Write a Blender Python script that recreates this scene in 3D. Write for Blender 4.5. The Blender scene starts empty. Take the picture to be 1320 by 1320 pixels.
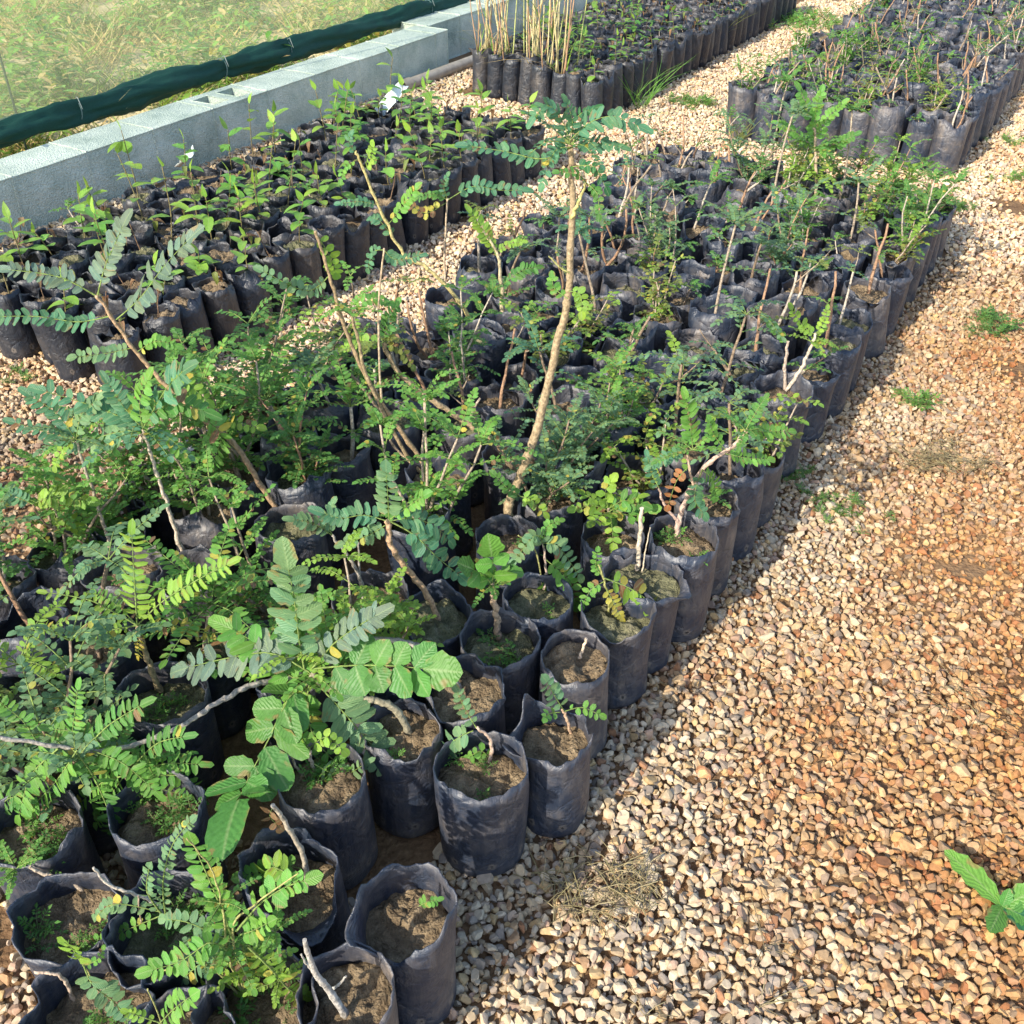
import bpy, math, random
import numpy as np
from mathutils import Vector, Matrix, noise

random.seed(7); NR = np.random.RandomState(11)
scene = bpy.context.scene
COL = scene.collection
F = 1300.0; PITCH = math.radians(37); AZ = math.radians(31); HC = 1.7
SA, CA = math.sin(AZ), math.cos(AZ)
UP = Vector((0, 0, 1))

# ------------------------------------------------------------------ coordinates
def ray(px, py):
    x = (px - 660) / F; y = -(py - 660) / F
    return Vector((x, math.cos(PITCH) + y * math.sin(PITCH), -math.sin(PITCH) + y * math.cos(PITCH)))
def on_z(px, py, z):
    d = ray(px, py); t = (z - HC) / d.z
    return Vector((d.x * t, d.y * t, z))
def on_y(px, py, Y):
    d = ray(px, py); t = Y / d.y
    return Vector((d.x * t, Y, HC + d.z * t))
def bed(u, v, z=0.0):                       # u runs along the beds, v across them
    return Vector((u * SA + v * CA, u * CA - v * SA, z))
def to_bed(p):
    return p.x * SA + p.y * CA, p.x * CA - p.y * SA
def project(X, Y, Z):
    yc = (Z - HC) * math.cos(PITCH) + Y * math.sin(PITCH)
    zc = Y * math.cos(PITCH) - (Z - HC) * math.sin(PITCH)
    return 660 + F * X / zc, 660 - F * yc / zc, zc
def in_view(p, m=80):
    x, y, d = project(p.x, p.y, p.z)
    return d > .1 and -m < x < 1320 + m and -m < y < 1320 + m

# ------------------------------------------------------------------ mesh building
class MB:
    def __init__(s):
        s.v = []; s.f = []; s.c = []; s.uv = []; s.sm = []
    def face(s, idx, col, uv=None, smooth=True):
        s.f.append(idx); s.c.append(col); s.sm.append(smooth)
        s.uv.extend(uv if uv else [(0, 0)] * len(idx))
    def add(s, p):
        s.v.append((p[0], p[1], p[2])); return len(s.v) - 1
    def tube(s, pts, rads, col, n=6, cap=True):
        pts = [Vector(p) for p in pts]; rings = []
        a = None
        for i, p in enumerate(pts):
            t = (pts[min(i + 1, len(pts) - 1)] - pts[max(i - 1, 0)])
            t = t.normalized() if t.length > 1e-9 else UP
            if a is None:
                a = t.orthogonal().normalized()
            a = (a - t * a.dot(t))
            a = a.normalized() if a.length > 1e-6 else t.orthogonal().normalized()
            b = t.cross(a)
            r = rads[i] if isinstance(rads, (list, tuple)) else rads
            rings.append([s.add(p + (a * math.cos(k * 2 * math.pi / n) + b * math.sin(k * 2 * math.pi / n)) * r) for k in range(n)])
        for i in range(len(rings) - 1):
            for k in range(n):
                k2 = (k + 1) % n
                s.face((rings[i][k], rings[i][k2], rings[i + 1][k2], rings[i + 1][k]), col)
        if cap:
            s.face(tuple(rings[-1]), col, smooth=False); s.face(tuple(reversed(rings[0])), col, smooth=False)
    def box(s, lo, hi, col, fr=None):
        P = [(x, y, z) for z in (lo[2], hi[2]) for y in (lo[1], hi[1]) for x in (lo[0], hi[0])]
        if fr: P = [fr(*p) for p in P]
        i = [s.add(p) for p in P]
        for q in ((0, 2, 3, 1), (4, 5, 7, 6), (0, 1, 5, 4), (2, 6, 7, 3), (0, 4, 6, 2), (1, 3, 7, 5)):
            s.face(tuple(i[k] for k in q), col, smooth=False)
    def mesh(s, name, mat):
        me = bpy.data.meshes.new(name)
        me.from_pydata(s.v, [], s.f)
        at = me.attributes.new('Col', 'FLOAT_COLOR', 'FACE')
        a = np.ones((len(s.f), 4), np.float32); a[:, :3] = np.array(s.c, np.float32)[:, :3]
        at.data.foreach_set('color', a.ravel())
        uv = me.uv_layers.new(name='UVMap')
        uv.data.foreach_set('uv', np.array(s.uv, np.float32).ravel())
        me.polygons.foreach_set('use_smooth', s.sm)
        me.materials.append(mat); me.update()
        return me

def ob(name, me, parent=None, loc=(0, 0, 0), rz=0.0):
    o = bpy.data.objects.new(name, me); COL.objects.link(o)
    o.location = loc; o.rotation_euler = (0, 0, rz)
    if parent: o.parent = parent
    return o
def tag(o, label, cat, group=None):
    o['label'] = label; o['category'] = cat
    if group: o['group'] = group
    return o
def thing(name, label, cat, loc, rz=0.0, group=None):
    return tag(ob(name, None, None, loc, rz), label, cat, group)
def kind(o, k):
    o['kind'] = k; return o

# ------------------------------------------------------------------ materials
def nodes(name):
    m = bpy.data.materials.new(name); m.use_nodes = True
    nt = m.node_tree; nt.nodes.clear()
    out = nt.nodes.new('ShaderNodeOutputMaterial')
    def N(t, **kw):
        n = nt.nodes.new('ShaderNode' + t)
        for k, v in kw.items():
            if k in n.inputs: n.inputs[k].default_value = v
            else: setattr(n, k, v)
        return n
    def L(a, b): nt.links.new(a, b)
    return m, nt, out, N, L
def ramp(N, stops):
    r = N('ValToRGB'); e = r.color_ramp.elements
    while len(e) < len(stops): e.new(.5)
    for k, (p, c) in enumerate(stops):
        e[k].position = p; e[k].color = (*c, 1) if len(c) == 3 else c
    return r

def mat_leaf():
    m, nt, out, N, L = nodes('leaf_surface')
    at = N('Attribute', attribute_name='Col')
    uv = N('UVMap'); sep = N('SeparateXYZ'); L(uv.outputs[0], sep.inputs[0])
    ab = N('Math', operation='ABSOLUTE'); L(sep.outputs[0], ab.inputs[0])
    mr = N('MapRange'); mr.inputs[1].default_value = .03; mr.inputs[2].default_value = .13; mr.inputs[3].default_value = .4; mr.inputs[4].default_value = 0
    L(ab.outputs[0], mr.inputs[0])
    geo = N('NewGeometry'); nz = N('TexNoise'); nz.inputs['Scale'].default_value = 90; nz.inputs['Detail'].default_value = 3
    L(geo.outputs['Position'], nz.inputs['Vector'])
    nr = N('MapRange'); nr.inputs[3].default_value = .72; nr.inputs[4].default_value = 1.25; L(nz.outputs[0], nr.inputs[0])
    mul = N('VectorMath', operation='SCALE'); L(at.outputs['Color'], mul.inputs[0]); L(nr.outputs[0], mul.inputs['Scale'])
    vein = N('Mix', data_type='RGBA'); vein.inputs[7].default_value = (.27, .36, .15, 1)
    L(mr.outputs[0], vein.inputs[0]); L(mul.outputs[0], vein.inputs[6])
    bl = N('TexNoise'); bl.inputs['Scale'].default_value = 34; bl.inputs['Detail'].default_value = 2; L(geo.outputs['Position'], bl.inputs['Vector'])
    ed = N('Math', operation='MULTIPLY_ADD'); ed.inputs[1].default_value = .22; L(ab.outputs[0], ed.inputs[0]); L(bl.outputs[0], ed.inputs[2])
    em = N('MapRange'); em.inputs[1].default_value = .76; em.inputs[2].default_value = .86; em.inputs[4].default_value = .75; L(ed.outputs[0], em.inputs[0])
    br = N('Mix', data_type='RGBA'); br.inputs[7].default_value = (.24, .17, .06, 1); L(em.outputs[0], br.inputs[0]); L(vein.outputs[2], br.inputs[6]); vein = br
    p = N('BsdfPrincipled'); p.inputs['Roughness'].default_value = .48; p.inputs['Specular IOR Level'].default_value = .4
    L(vein.outputs[2], p.inputs['Base Color'])
    va = N('Math', operation='MULTIPLY_ADD'); va.inputs[1].default_value = 56; L(sep.outputs[1], va.inputs[0])
    vb = N('Math', operation='MULTIPLY'); vb.inputs[1].default_value = -16; L(ab.outputs[0], vb.inputs[0]); L(vb.outputs[0], va.inputs[2])
    vs_ = N('Math', operation='SINE'); L(va.outputs[0], vs_.inputs[0])
    vh = N('Math', operation='MULTIPLY_ADD'); vh.inputs[1].default_value = .22; L(vs_.outputs[0], vh.inputs[0]); L(nz.outputs[0], vh.inputs[2])
    bp = N('Bump'); bp.inputs['Strength'].default_value = .45; bp.inputs['Distance'].default_value = .003; L(vh.outputs[0], bp.inputs['Height']); L(bp.outputs[0], p.inputs['Normal'])
    tr = N('BsdfTranslucent'); hs = N('HueSaturation'); hs.inputs['Hue'].default_value = .48; hs.inputs['Value'].default_value = 1.5
    L(vein.outputs[2], hs.inputs['Color']); L(hs.outputs[0], tr.inputs[0])
    mx = N('MixShader'); mx.inputs[0].default_value = .34; L(p.outputs[0], mx.inputs[1]); L(tr.outputs[0], mx.inputs[2])
    L(mx.outputs[0], out.inputs[0]); return m

def mat_attr(name, rough=.8, scale=60, amp=.35, bump=.4, dist=.004, spec=.3, stretch=None):
    m, nt, out, N, L = nodes(name)
    at = N('Attribute', attribute_name='Col'); geo = N('NewGeometry')
    nz = N('TexNoise'); nz.inputs['Scale'].default_value = scale; nz.inputs['Detail'].default_value = 5
    if stretch:
        mp = N('Mapping'); mp.inputs['Scale'].default_value = stretch
        L(geo.outputs['Position'], mp.inputs[0]); L(mp.outputs[0], nz.inputs['Vector'])
    else: L(geo.outputs['Position'], nz.inputs['Vector'])
    nr = N('MapRange'); nr.inputs[1].default_value = .25; nr.inputs[2].default_value = .75; nr.inputs[3].default_value = 1 - amp; nr.inputs[4].default_value = 1 + amp; L(nz.outputs[0], nr.inputs[0])
    mul = N('VectorMath', operation='SCALE'); L(at.outputs['Color'], mul.inputs[0]); L(nr.outputs[0], mul.inputs['Scale'])
    p = N('BsdfPrincipled'); p.inputs['Roughness'].default_value = rough; p.inputs['Specular IOR Level'].default_value = spec
    L(mul.outputs[0], p.inputs['Base Color'])
    bp = N('Bump'); bp.inputs['Strength'].default_value = bump; bp.inputs['Distance'].default_value = dist; L(nz.outputs[0], bp.inputs['Height']); L(bp.outputs[0], p.inputs['Normal'])
    L(p.outputs[0], out.inputs[0]); return m

def mat_bag(name='black_plastic_film', k=1.0):
    m, nt, out, N, L = nodes(name)
    oi = N('ObjectInfo'); tc = N('TexCoord')
    off = N('VectorMath', operation='SCALE'); off.inputs[0].default_value = (17, 31, 9); L(oi.outputs['Random'], off.inputs['Scale'])
    ad = N('VectorMath', operation='ADD'); L(tc.outputs['Object'], ad.inputs[0]); L(off.outputs[0], ad.inputs[1])
    dust = N('TexNoise'); dust.inputs['Scale'].default_value = 14; dust.inputs['Detail'].default_value = 8; dust.inputs['Roughness'].default_value = .68; L(ad.outputs[0], dust.inputs['Vector'])
    mp = N('Mapping'); mp.inputs['Scale'].default_value = (70, 70, 9); L(ad.outputs[0], mp.inputs[0])
    st = N('TexNoise'); st.inputs['Scale'].default_value = 1; st.inputs['Detail'].default_value = 4; L(mp.outputs[0], st.inputs['Vector'])
    m1 = N('Math', operation='MULTIPLY_ADD'); m1.inputs[1].default_value = .35; L(st.outputs[0], m1.inputs[0]); L(dust.outputs[0], m1.inputs[2])
    # a little more dust on some bags than on others
    m2 = N('Math', operation='MULTIPLY_ADD'); m2.inputs[1].default_value = .16; L(oi.outputs['Random'], m2.inputs[0]); L(m1.outputs[0], m2.inputs[2])
    r = ramp(N, [(.42, (.006 * k, .012 * k, .027 * k)), (.66, (.016 * k, .024 * k, .043 * k)), (.86, (.066 * k, .062 * k, .068 * k)), (1, (.15 * k, .125 * k, .108 * k))]); L(m2.outputs[0], r.inputs[0])
    # punched drain holes with torn pale lips low on the bag
    uv = N('UVMap'); sp = N('SeparateXYZ'); L(uv.outputs[0], sp.inputs[0])
    fr = N('Math', operation='MULTIPLY'); fr.inputs[1].default_value = 7; L(sp.outputs[0], fr.inputs[0])
    fr2 = N('Math', operation='FRACT'); L(fr.outputs[0], fr2.inputs[0])
    cx = N('Math', operation='SUBTRACT'); cx.inputs[1].default_value = .5; L(fr2.outputs[0], cx.inputs[0])
    cx2 = N('Math', operation='MULTIPLY'); cx2.inputs[1].default_value = .085; L(cx.outputs[0], cx2.inputs[0])
    dy = N('Math', operation='SUBTRACT'); dy.inputs[1].default_value = .045; L(sp.outputs[1], dy.inputs[0])
    cv = N('CombineXYZ'); L(cx2.outputs[0], cv.inputs[0]); L(dy.outputs[0], cv.inputs[1])
    ln = N('VectorMath', operation='LENGTH'); L(cv.outputs[0], ln.inputs[0])
    nn = N('TexNoise'); nn.inputs['Scale'].default_value = 160; L(ad.outputs[0], nn.inputs['Vector'])
    l2 = N('Math', operation='MULTIPLY_ADD'); l2.inputs[1].default_value = .014; L(nn.outputs[0], l2.inputs[0]); L(ln.outputs['Value'], l2.inputs[2])
    hr = ramp(N, [(.0112, (0, 0, 0)), (.012, (1, 1, 1)), (.0145, (1, 1, 1)), (.0165, (0, 0, 0))]); L(l2.outputs[0], hr.inputs[0])
    hd = ramp(N, [(.0105, (1, 1, 1)), (.0118, (0, 0, 0))]); L(l2.outputs[0], hd.inputs[0])
    ma = N('Mix', data_type='RGBA'); ma.inputs[7].default_value = (.20, .165, .135, 1); L(hr.outputs[0], ma.inputs[0]); L(r.outputs[0], ma.inputs[6])
    mb = N('Mix', data_type='RGBA'); mb.inputs[7].default_value = (.006, .006, .006, 1); L(hd.outputs[0], mb.inputs[0]); L(ma.outputs[2], mb.inputs[6])
    p = N('BsdfPrincipled'); L(mb.outputs[2], p.inputs['Base Color'])
    rr = N('MapRange'); rr.inputs[3].default_value = .36; rr.inputs[4].default_value = .68; L(dust.outputs[0], rr.inputs[0]); L(rr.outputs[0], p.inputs['Roughness'])
    p.inputs['Specular IOR Level'].default_value = .75
    cr = N('TexNoise'); cr.inputs['Scale'].default_value = 26; cr.inputs['Detail'].default_value = 5; cr.inputs['Distortion'].default_value = 1.2; L(ad.outputs[0], cr.inputs['Vector'])
    vo = N('TexVoronoi', feature='DISTANCE_TO_EDGE'); vo.inputs['Scale'].default_value = 17
    wv = N('VectorMath', operation='MULTIPLY_ADD'); wv.inputs[1].default_value = (.06, .06, .06); L(cr.outputs['Color'], wv.inputs[0]); L(ad.outputs[0], wv.inputs[2]); L(wv.outputs[0], vo.inputs['Vector'])
    vm = N('MapRange'); vm.inputs[2].default_value = .16; vm.inputs[3].default_value = 0; vm.inputs[4].default_value = .5; L(vo.outputs['Distance'], vm.inputs[0])
    m4 = N('Math', operation='ADD'); L(cr.outputs[0], m4.inputs[0]); L(vm.outputs[0], m4.inputs[1])
    m3 = N('Math', operation='ADD'); L(m4.outputs[0], m3.inputs[0]); L(st.outputs[0], m3.inputs[1])
    bp = N('Bump'); bp.inputs['Strength'].default_value = .5; bp.inputs['Distance'].default_value = .006; L(m3.outputs[0], bp.inputs['Height']); L(bp.outputs[0], p.inputs['Normal'])
    L(p.outputs[0], out.inputs[0]); return m

def mat_soil():
    m, nt, out, N, L = nodes('potting_soil')
    oi = N('ObjectInfo'); geo = N('NewGeometry')
    nz = N('TexNoise'); nz.inputs['Scale'].default_value = 28; nz.inputs['Detail'].default_value = 9; nz.inputs['Roughness'].default_value = .7; L(geo.outputs['Position'], nz.inputs['Vector'])
    r = ramp(N, [(.3, (.10, .07, .044)), (.5, (.24, .175, .105)), (.7, (.42, .32, .20))]); L(nz.outputs[0], r.inputs[0])
    r2 = ramp(N, [(.3, (.085, .08, .05)), (.5, (.18, .175, .095)), (.72, (.36, .32, .21))]); L(nz.outputs[0], r2.inputs[0])
    st = N('Math', operation='GREATER_THAN'); st.inputs[1].default_value = .6; L(oi.outputs['Random'], st.inputs[0])
    mx = N('Mix', data_type='RGBA'); L(st.outputs[0], mx.inputs[0]); L(r.outputs[0], mx.inputs[6]); L(r2.outputs[0], mx.inputs[7])
    n2 = N('TexNoise'); n2.inputs['Scale'].default_value = 150; n2.inputs['Detail'].default_value = 4; L(geo.outputs['Position'], n2.inputs['Vector'])
    ad = N('Math', operation='ADD'); L(nz.outputs[0], ad.inputs[0]); L(n2.outputs[0], ad.inputs[1])
    p = N('BsdfPrincipled'); p.inputs['Roughness'].default_value = .95; p.inputs['Specular IOR Level'].default_value = .15; L(mx.outputs[2], p.inputs['Base Color'])
    bp = N('Bump'); bp.inputs['Strength'].default_value = 1; bp.inputs['Distance'].default_value = .016; L(ad.outputs[0], bp.inputs['Height']); L(bp.outputs[0], p.inputs['Normal'])
    L(p.outputs[0], out.inputs[0]); return m

def mat_ground(name, stops, scale=3, fine=60, bump=.01):
    m, nt, out, N, L = nodes(name)
    geo = N('NewGeometry')
    a = N('TexNoise'); a.inputs['Scale'].default_value = scale; a.inputs['Detail'].default_value = 8; a.inputs['Roughness'].default_value = .65; L(geo.outputs['Position'], a.inputs['Vector'])
    b = N('TexNoise'); b.inputs['Scale'].default_value = fine; b.inputs['Detail'].default_value = 6; L(geo.outputs['Position'], b.inputs['Vector'])
    mx = N('Math', operation='MULTIPLY_ADD'); mx.inputs[1].default_value = .5; L(b.outputs[0], mx.inputs[0]); L(a.outputs[0], mx.inputs[2])
    r = ramp(N, stops); L(mx.outputs[0], r.inputs[0])
    p = N('BsdfPrincipled'); p.inputs['Roughness'].default_value = .95; p.inputs['Specular IOR Level'].default_value = .2; L(r.outputs[0], p.inputs['Base Color'])
    bp = N('Bump'); bp.inputs['Strength'].default_value = .9; bp.inputs['Distance'].default_value = bump; L(b.outputs[0], bp.inputs['Height']); L(bp.outputs[0], p.inputs['Normal'])
    L(p.outputs[0], out.inputs[0]); return m

def mat_concrete():
    m, nt, out, N, L = nodes('rough_concrete')
    geo = N('NewGeometry')
    a = N('TexNoise'); a.inputs['Scale'].default_value = 5; a.inputs['Detail'].default_value = 9; a.inputs['Roughness'].default_value = .7; L(geo.outputs['Position'], a.inputs['Vector'])
    v = N('TexVoronoi'); v.inputs['Scale'].default_value = 130; L(geo.outputs['Position'], v.inputs['Vector'])
    b = N('TexNoise'); b.inputs['Scale'].default_value = 110; b.inputs['Detail'].default_value = 6; L(geo.outputs['Position'], b.inputs['Vector'])
    st = N('TexNoise'); st.inputs['Scale'].default_value = 1.6; st.inputs['Detail'].default_value = 6; st.inputs['Distortion'].default_value = .8; L(geo.outputs['Position'], st.inputs['Vector'])
    sm = N('Math', operation='MULTIPLY_ADD'); sm.inputs[1].default_value = .6; sm.inputs[2].default_value = -.3; L(st.outputs[0], sm.inputs[0])
    s2 = N('Math', operation='ADD'); L(sm.outputs[0], s2.inputs[0]); L(a.outputs[0], s2.inputs[1])
    ad = N('Math', operation='MULTIPLY_ADD'); ad.inputs[1].default_value = .55; L(b.outputs[0], ad.inputs[0]); L(s2.outputs[0], ad.inputs[2])
    r = ramp(N, [(.42, (.15, .20, .165)), (.66, (.36, .43, .365)), (.95, (.58, .63, .54))]); L(ad.outputs[0], r.inputs[0])
    p = N('BsdfPrincipled'); p.inputs['Roughness'].default_value = .92; L(r.outputs[0], p.inputs['Base Color'])
    h = N('Math', operation='ADD'); L(v.outputs[0], h.inputs[0]); L(b.outputs[0], h.inputs[1])
    bp = N('Bump'); bp.inputs['Strength'].default_value = .7; bp.inputs['Distance'].default_value = .006; L(h.outputs[0], bp.inputs['Height']); L(bp.outputs[0], p.inputs['Normal'])
    L(p.outputs[0], out.inputs[0]); return m

def mat_net():
    m, nt, out, N, L = nodes('shade_cloth')
    geo = N('NewGeometry')
    w = N('TexNoise'); w.inputs['Scale'].default_value = 1.4; w.inputs['Detail'].default_value = 3; L(geo.outputs['Position'], w.inputs['Vector'])
    r = ramp(N, [(.35, (.60, .66, .40)), (.65, (.78, .74, .45))]); L(w.outputs[0], r.inputs[0])
    d = N('BsdfDiffuse'); L(r.outputs[0], d.inputs[0])
    tl = N('BsdfTranslucent'); L(r.outputs[0], tl.inputs[0])
    m1 = N('MixShader'); m1.inputs[0].default_value = .5; L(d.outputs[0], m1.inputs[1]); L(tl.outputs[0], m1.inputs[2])
    t = N('BsdfTransparent'); t.inputs[0].default_value = (.97, 1, .95, 1)
    m2 = N('MixShader'); m2.inputs[0].default_value = .31; L(t.outputs[0], m2.inputs[1]); L(m1.outputs[0], m2.inputs[2])
    L(m2.outputs[0], out.inputs[0]); return m

M_LEAF = mat_leaf()
M_BARK = mat_attr('bark', .88, 130, .55, .9, .004, .2)
M_BAG = mat_bag(); M_BAG2 = mat_bag('black_slim_film', .5); M_SOIL = mat_soil()
M_CONC = mat_concrete(); M_NET = mat_net()
M_CLOTH = mat_attr('rolled_cloth', .75, 240, .35, .5, .002, .3)
M_PEB = mat_attr('pebble_stone', .75, 120, .22, .35, .0025, .35)
M_DRY = mat_attr('dry_stalk', .8, 50, .25, .2, .002, .3)
M_PIPE = mat_attr('pipe_plastic', .5, 25, .25, .2, .002, .45)
M_SAND = mat_ground('sandy_soil', [(.45, (.06, .034, .017)), (.65, (.14, .078, .038)), (.9, (.25, .155, .08))], 2.2, 70, .012)
M_FIELD = mat_ground('field_soil', [(.45, (.20, .16, .08)), (.65, (.46, .37, .20)), (.9, (.66, .55, .34))], 1.5, 40, .02)

# ------------------------------------------------------------------ foliage
PAL = {'blue': (.080, .205, .100), 'green': (.080, .215, .040), 'lime': (.21, .36, .045), 'yellow': (.40, .36, .06),
       'dusty': (.135, .20, .135), 'dark': (.035, .14, .05), 'brown': (.22, .125, .06), 'orange': (.30, .13, .05),
       'fresh': (.125, .30, .048), 'sage': (.135, .25, .11), 'bright': (.21, .40, .065), 'olive': (.17, .21, .045), 'straw': (.58, .46, .21)}
R = random.Random(3)
def tint(name, var=.18, r=R):
    c = PAL[name]; k = 1 + r.uniform(-var, var); w = r.uniform(-.12, .12)
    return (c[0] * k * (1 + w), c[1] * k, c[2] * k * (1 - w))
PROFILE = {'oval': lambda t: math.sin(math.pi * t ** .9) ** .6,
           'round': lambda t: math.sin(math.pi * t ** .9) ** .42,
           'ovate': lambda t: math.sin(math.pi * t ** .62) ** .95,
           'oblong': lambda t: min(1, (t / .16) ** .6) * min(1, ((1 - t) / .22) ** .6) if 0 < t < 1 else 0,
           'scallop': lambda t: math.sin(math.pi * t ** .92) ** .40 * (1 + .10 * math.sin(t * 24)),
           'blade': lambda t: min(1, (t / .1)) ** .5 * (1 - t) ** .7 if 0 < t < 1 else 0,
           'jag': lambda t: math.sin(math.pi * t ** 1.05) ** .55 * (1 + .13 * math.sin(t * 27))}
def leaflet(mb, base, d, nrm, length, width, col, prof='oval', n=4, fold=.22, curl=.25, r=R):
    d = d.normalized(); side = d.cross(nrm)
    if side.length < 1e-5: side = d.orthogonal()
    side.normalize(); up = side.cross(d)
    pr = PROFILE[prof]; prev = None
    curl *= r.uniform(.2, 1.6)
    for i in range(n + 1):
        t = (i / n + (1 - math.cos(math.pi * i / n)) / 2) * .5 if prof not in ('blade', 'ovate') else i / n
        c = base + d * (length * t * (1 - .12 * curl * t)) - up * (length * curl * t * t * .6)
        w = width * .5 * pr(t) if 0 < i < n else 0
        if w <= 1e-6:
            cur = (mb.add(c),)
        else:
            rip = r.uniform(-.05, .05) * width
            cur = (mb.add(c - side * w + up * (w * fold + rip)), mb.add(c), mb.add(c + side * w + up * (w * fold - rip)))
        if prev is not None:
            t0 = (i - 1) / n
            if len(prev) == 1 and len(cur) == 3:
                mb.face((prev[0], cur[1], cur[0]), col, [(0, t0), (0, t), (-1, t)]); mb.face((prev[0], cur[2], cur[1]), col, [(0, t0), (1, t), (0, t)])
            elif len(prev) == 3 and len(cur) == 3:
                mb.face((prev[0], prev[1], cur[1], cur[0]), col, [(-1, t0), (0, t0), (0, t), (-1, t)])
                mb.face((prev[1], prev[2], cur[2], cur[1]), col, [(0, t0), (1, t0), (1, t), (0, t)])
            elif len(prev) == 3:
                mb.face((prev[0], prev[1], cur[0]), col, [(-1, t0), (0, t0), (0, t)]); mb.face((prev[1], prev[2], cur[0]), col, [(0, t0), (1, t0), (0, t)])
        prev = cur

def smooth(pts, n):
    """n+1 points of a Catmull-Rom curve through pts."""
    pts = [Vector(p) for p in pts]
    if len(pts) == 2: return [pts[0].lerp(pts[1], i / n) for i in range(n + 1)]
    out = []; S = len(pts) - 1
    for i in range(n + 1):
        x = i / n * S; k = min(int(x), S - 1); t = x - k
        p0 = pts[max(k - 1, 0)]; p1 = pts[k]; p2 = pts[k + 1]; p3 = pts[min(k + 2, S)]
        out.append(.5 * ((2 * p1) + (p2 - p0) * t + (2 * p0 - 5 * p1 + 4 * p2 - p3) * t * t + (3 * p1 - p0 - 3 * p2 + p3) * t ** 3))
    return out

def compound(mb, sb, pts, pairs, ll, lw, pal, nrm=None, prof='oval', n=4, start=.15, taper=.35, ang=65, term=True, tk=1.1, yel=.015, r=R, rr=.0012, rcol=(.16, .22, .06), lift=.12, grow=0):
    """A pinnate leaf: rachis along pts, paired leaflets and one at the tip."""
    c = smooth(pts, max(8, pairs))
    nrm = (nrm or Vector((0, -.35, .95))).normalized()
    sb.tube(c, [rr * (1.25 - .9 * i / len(c)) for i in range(len(c))], rcol, 4, False)
    N_ = len(c) - 1
    for k in range(pairs):
        f = start + (1 - start) * (k + .4) / pairs
        x = f * N_; i = min(int(x), N_ - 1); p = c[i].lerp(c[i + 1], x - i); t = (c[i + 1] - c[i]).normalized()
        s = t.cross(nrm)
        if s.length < .05: s = t.orthogonal()
        s.normalize(); up = s.cross(t)
        sz = (1 - taper * abs(f - .45) * 1.6) * (1 + grow * (f - .5))
        for sg in (-1, 1):
            if r.random() < .03: continue
            a = math.radians(ang + r.uniform(-12, 12))
            d = s * (sg * math.sin(a)) + t * math.cos(a) + up * (lift + r.uniform(-.25, .2))
            col = tint(pal, r=r)
            q = r.random()
            if q < yel: col = tint('yellow', r=r)
            elif q < yel * 1.5: col = tint('brown', r=r)
            leaflet(mb, p, d, up + s * r.uniform(-.55, .55) + t * r.uniform(-.4, .4), ll * sz * r.uniform(.72, 1.15), lw * sz * r.uniform(.75, 1.12), col, prof, n, r=r)
    if term:
        t = (c[-1] - c[-2]).normalized()
        leaflet(mb, c[-1], t, nrm, ll * tk, lw * tk, tint(pal, r=r), prof, n, r=r)

BARKS = [(.27, .21, .15), (.34, .27, .20), (.22, .16, .11), (.40, .34, .27), (.30, .18, .11)]
def crook(p0, d, length, n, r, w=.1):
    p = Vector(p0); d = Vector(d).normalized(); pts = [p.copy()]
    for i in range(n):
        d = (d + Vector((r.uniform(-w, w), r.uniform(-w, w), r.uniform(-w * .4, w * .6)))).normalized()
        p = p + d * (length / n); pts.append(p.copy())
    return pts
def taper(a, b, n): return [a + (b - a) * i / (n - 1) for i in range(n)]

def fan(lb, sb, top, r, n, ln, pairs, ll, lw, pal, prof='oval', rise=.35, yel=.02, seg=3, droop=.35):
    a0 = r.uniform(0, 6.28)
    for k in range(n):
        a = a0 + k * 2.4 + r.uniform(-.4, .4); L_ = ln * r.uniform(.65, 1.15); e = rise + r.uniform(-.3, .45)
        d = Vector((math.cos(a) * math.cos(e), math.sin(a) * math.cos(e), math.sin(e)))
        pts = [top, top + d * L_ * .5, top + d * L_ - UP * (L_ * droop * r.uniform(.2, 1))]
        compound(lb, sb, pts, pairs, ll, lw, pal, Vector((d.x * -.3, d.y * -.3, 1)), prof, seg, yel=yel, r=r)

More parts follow.
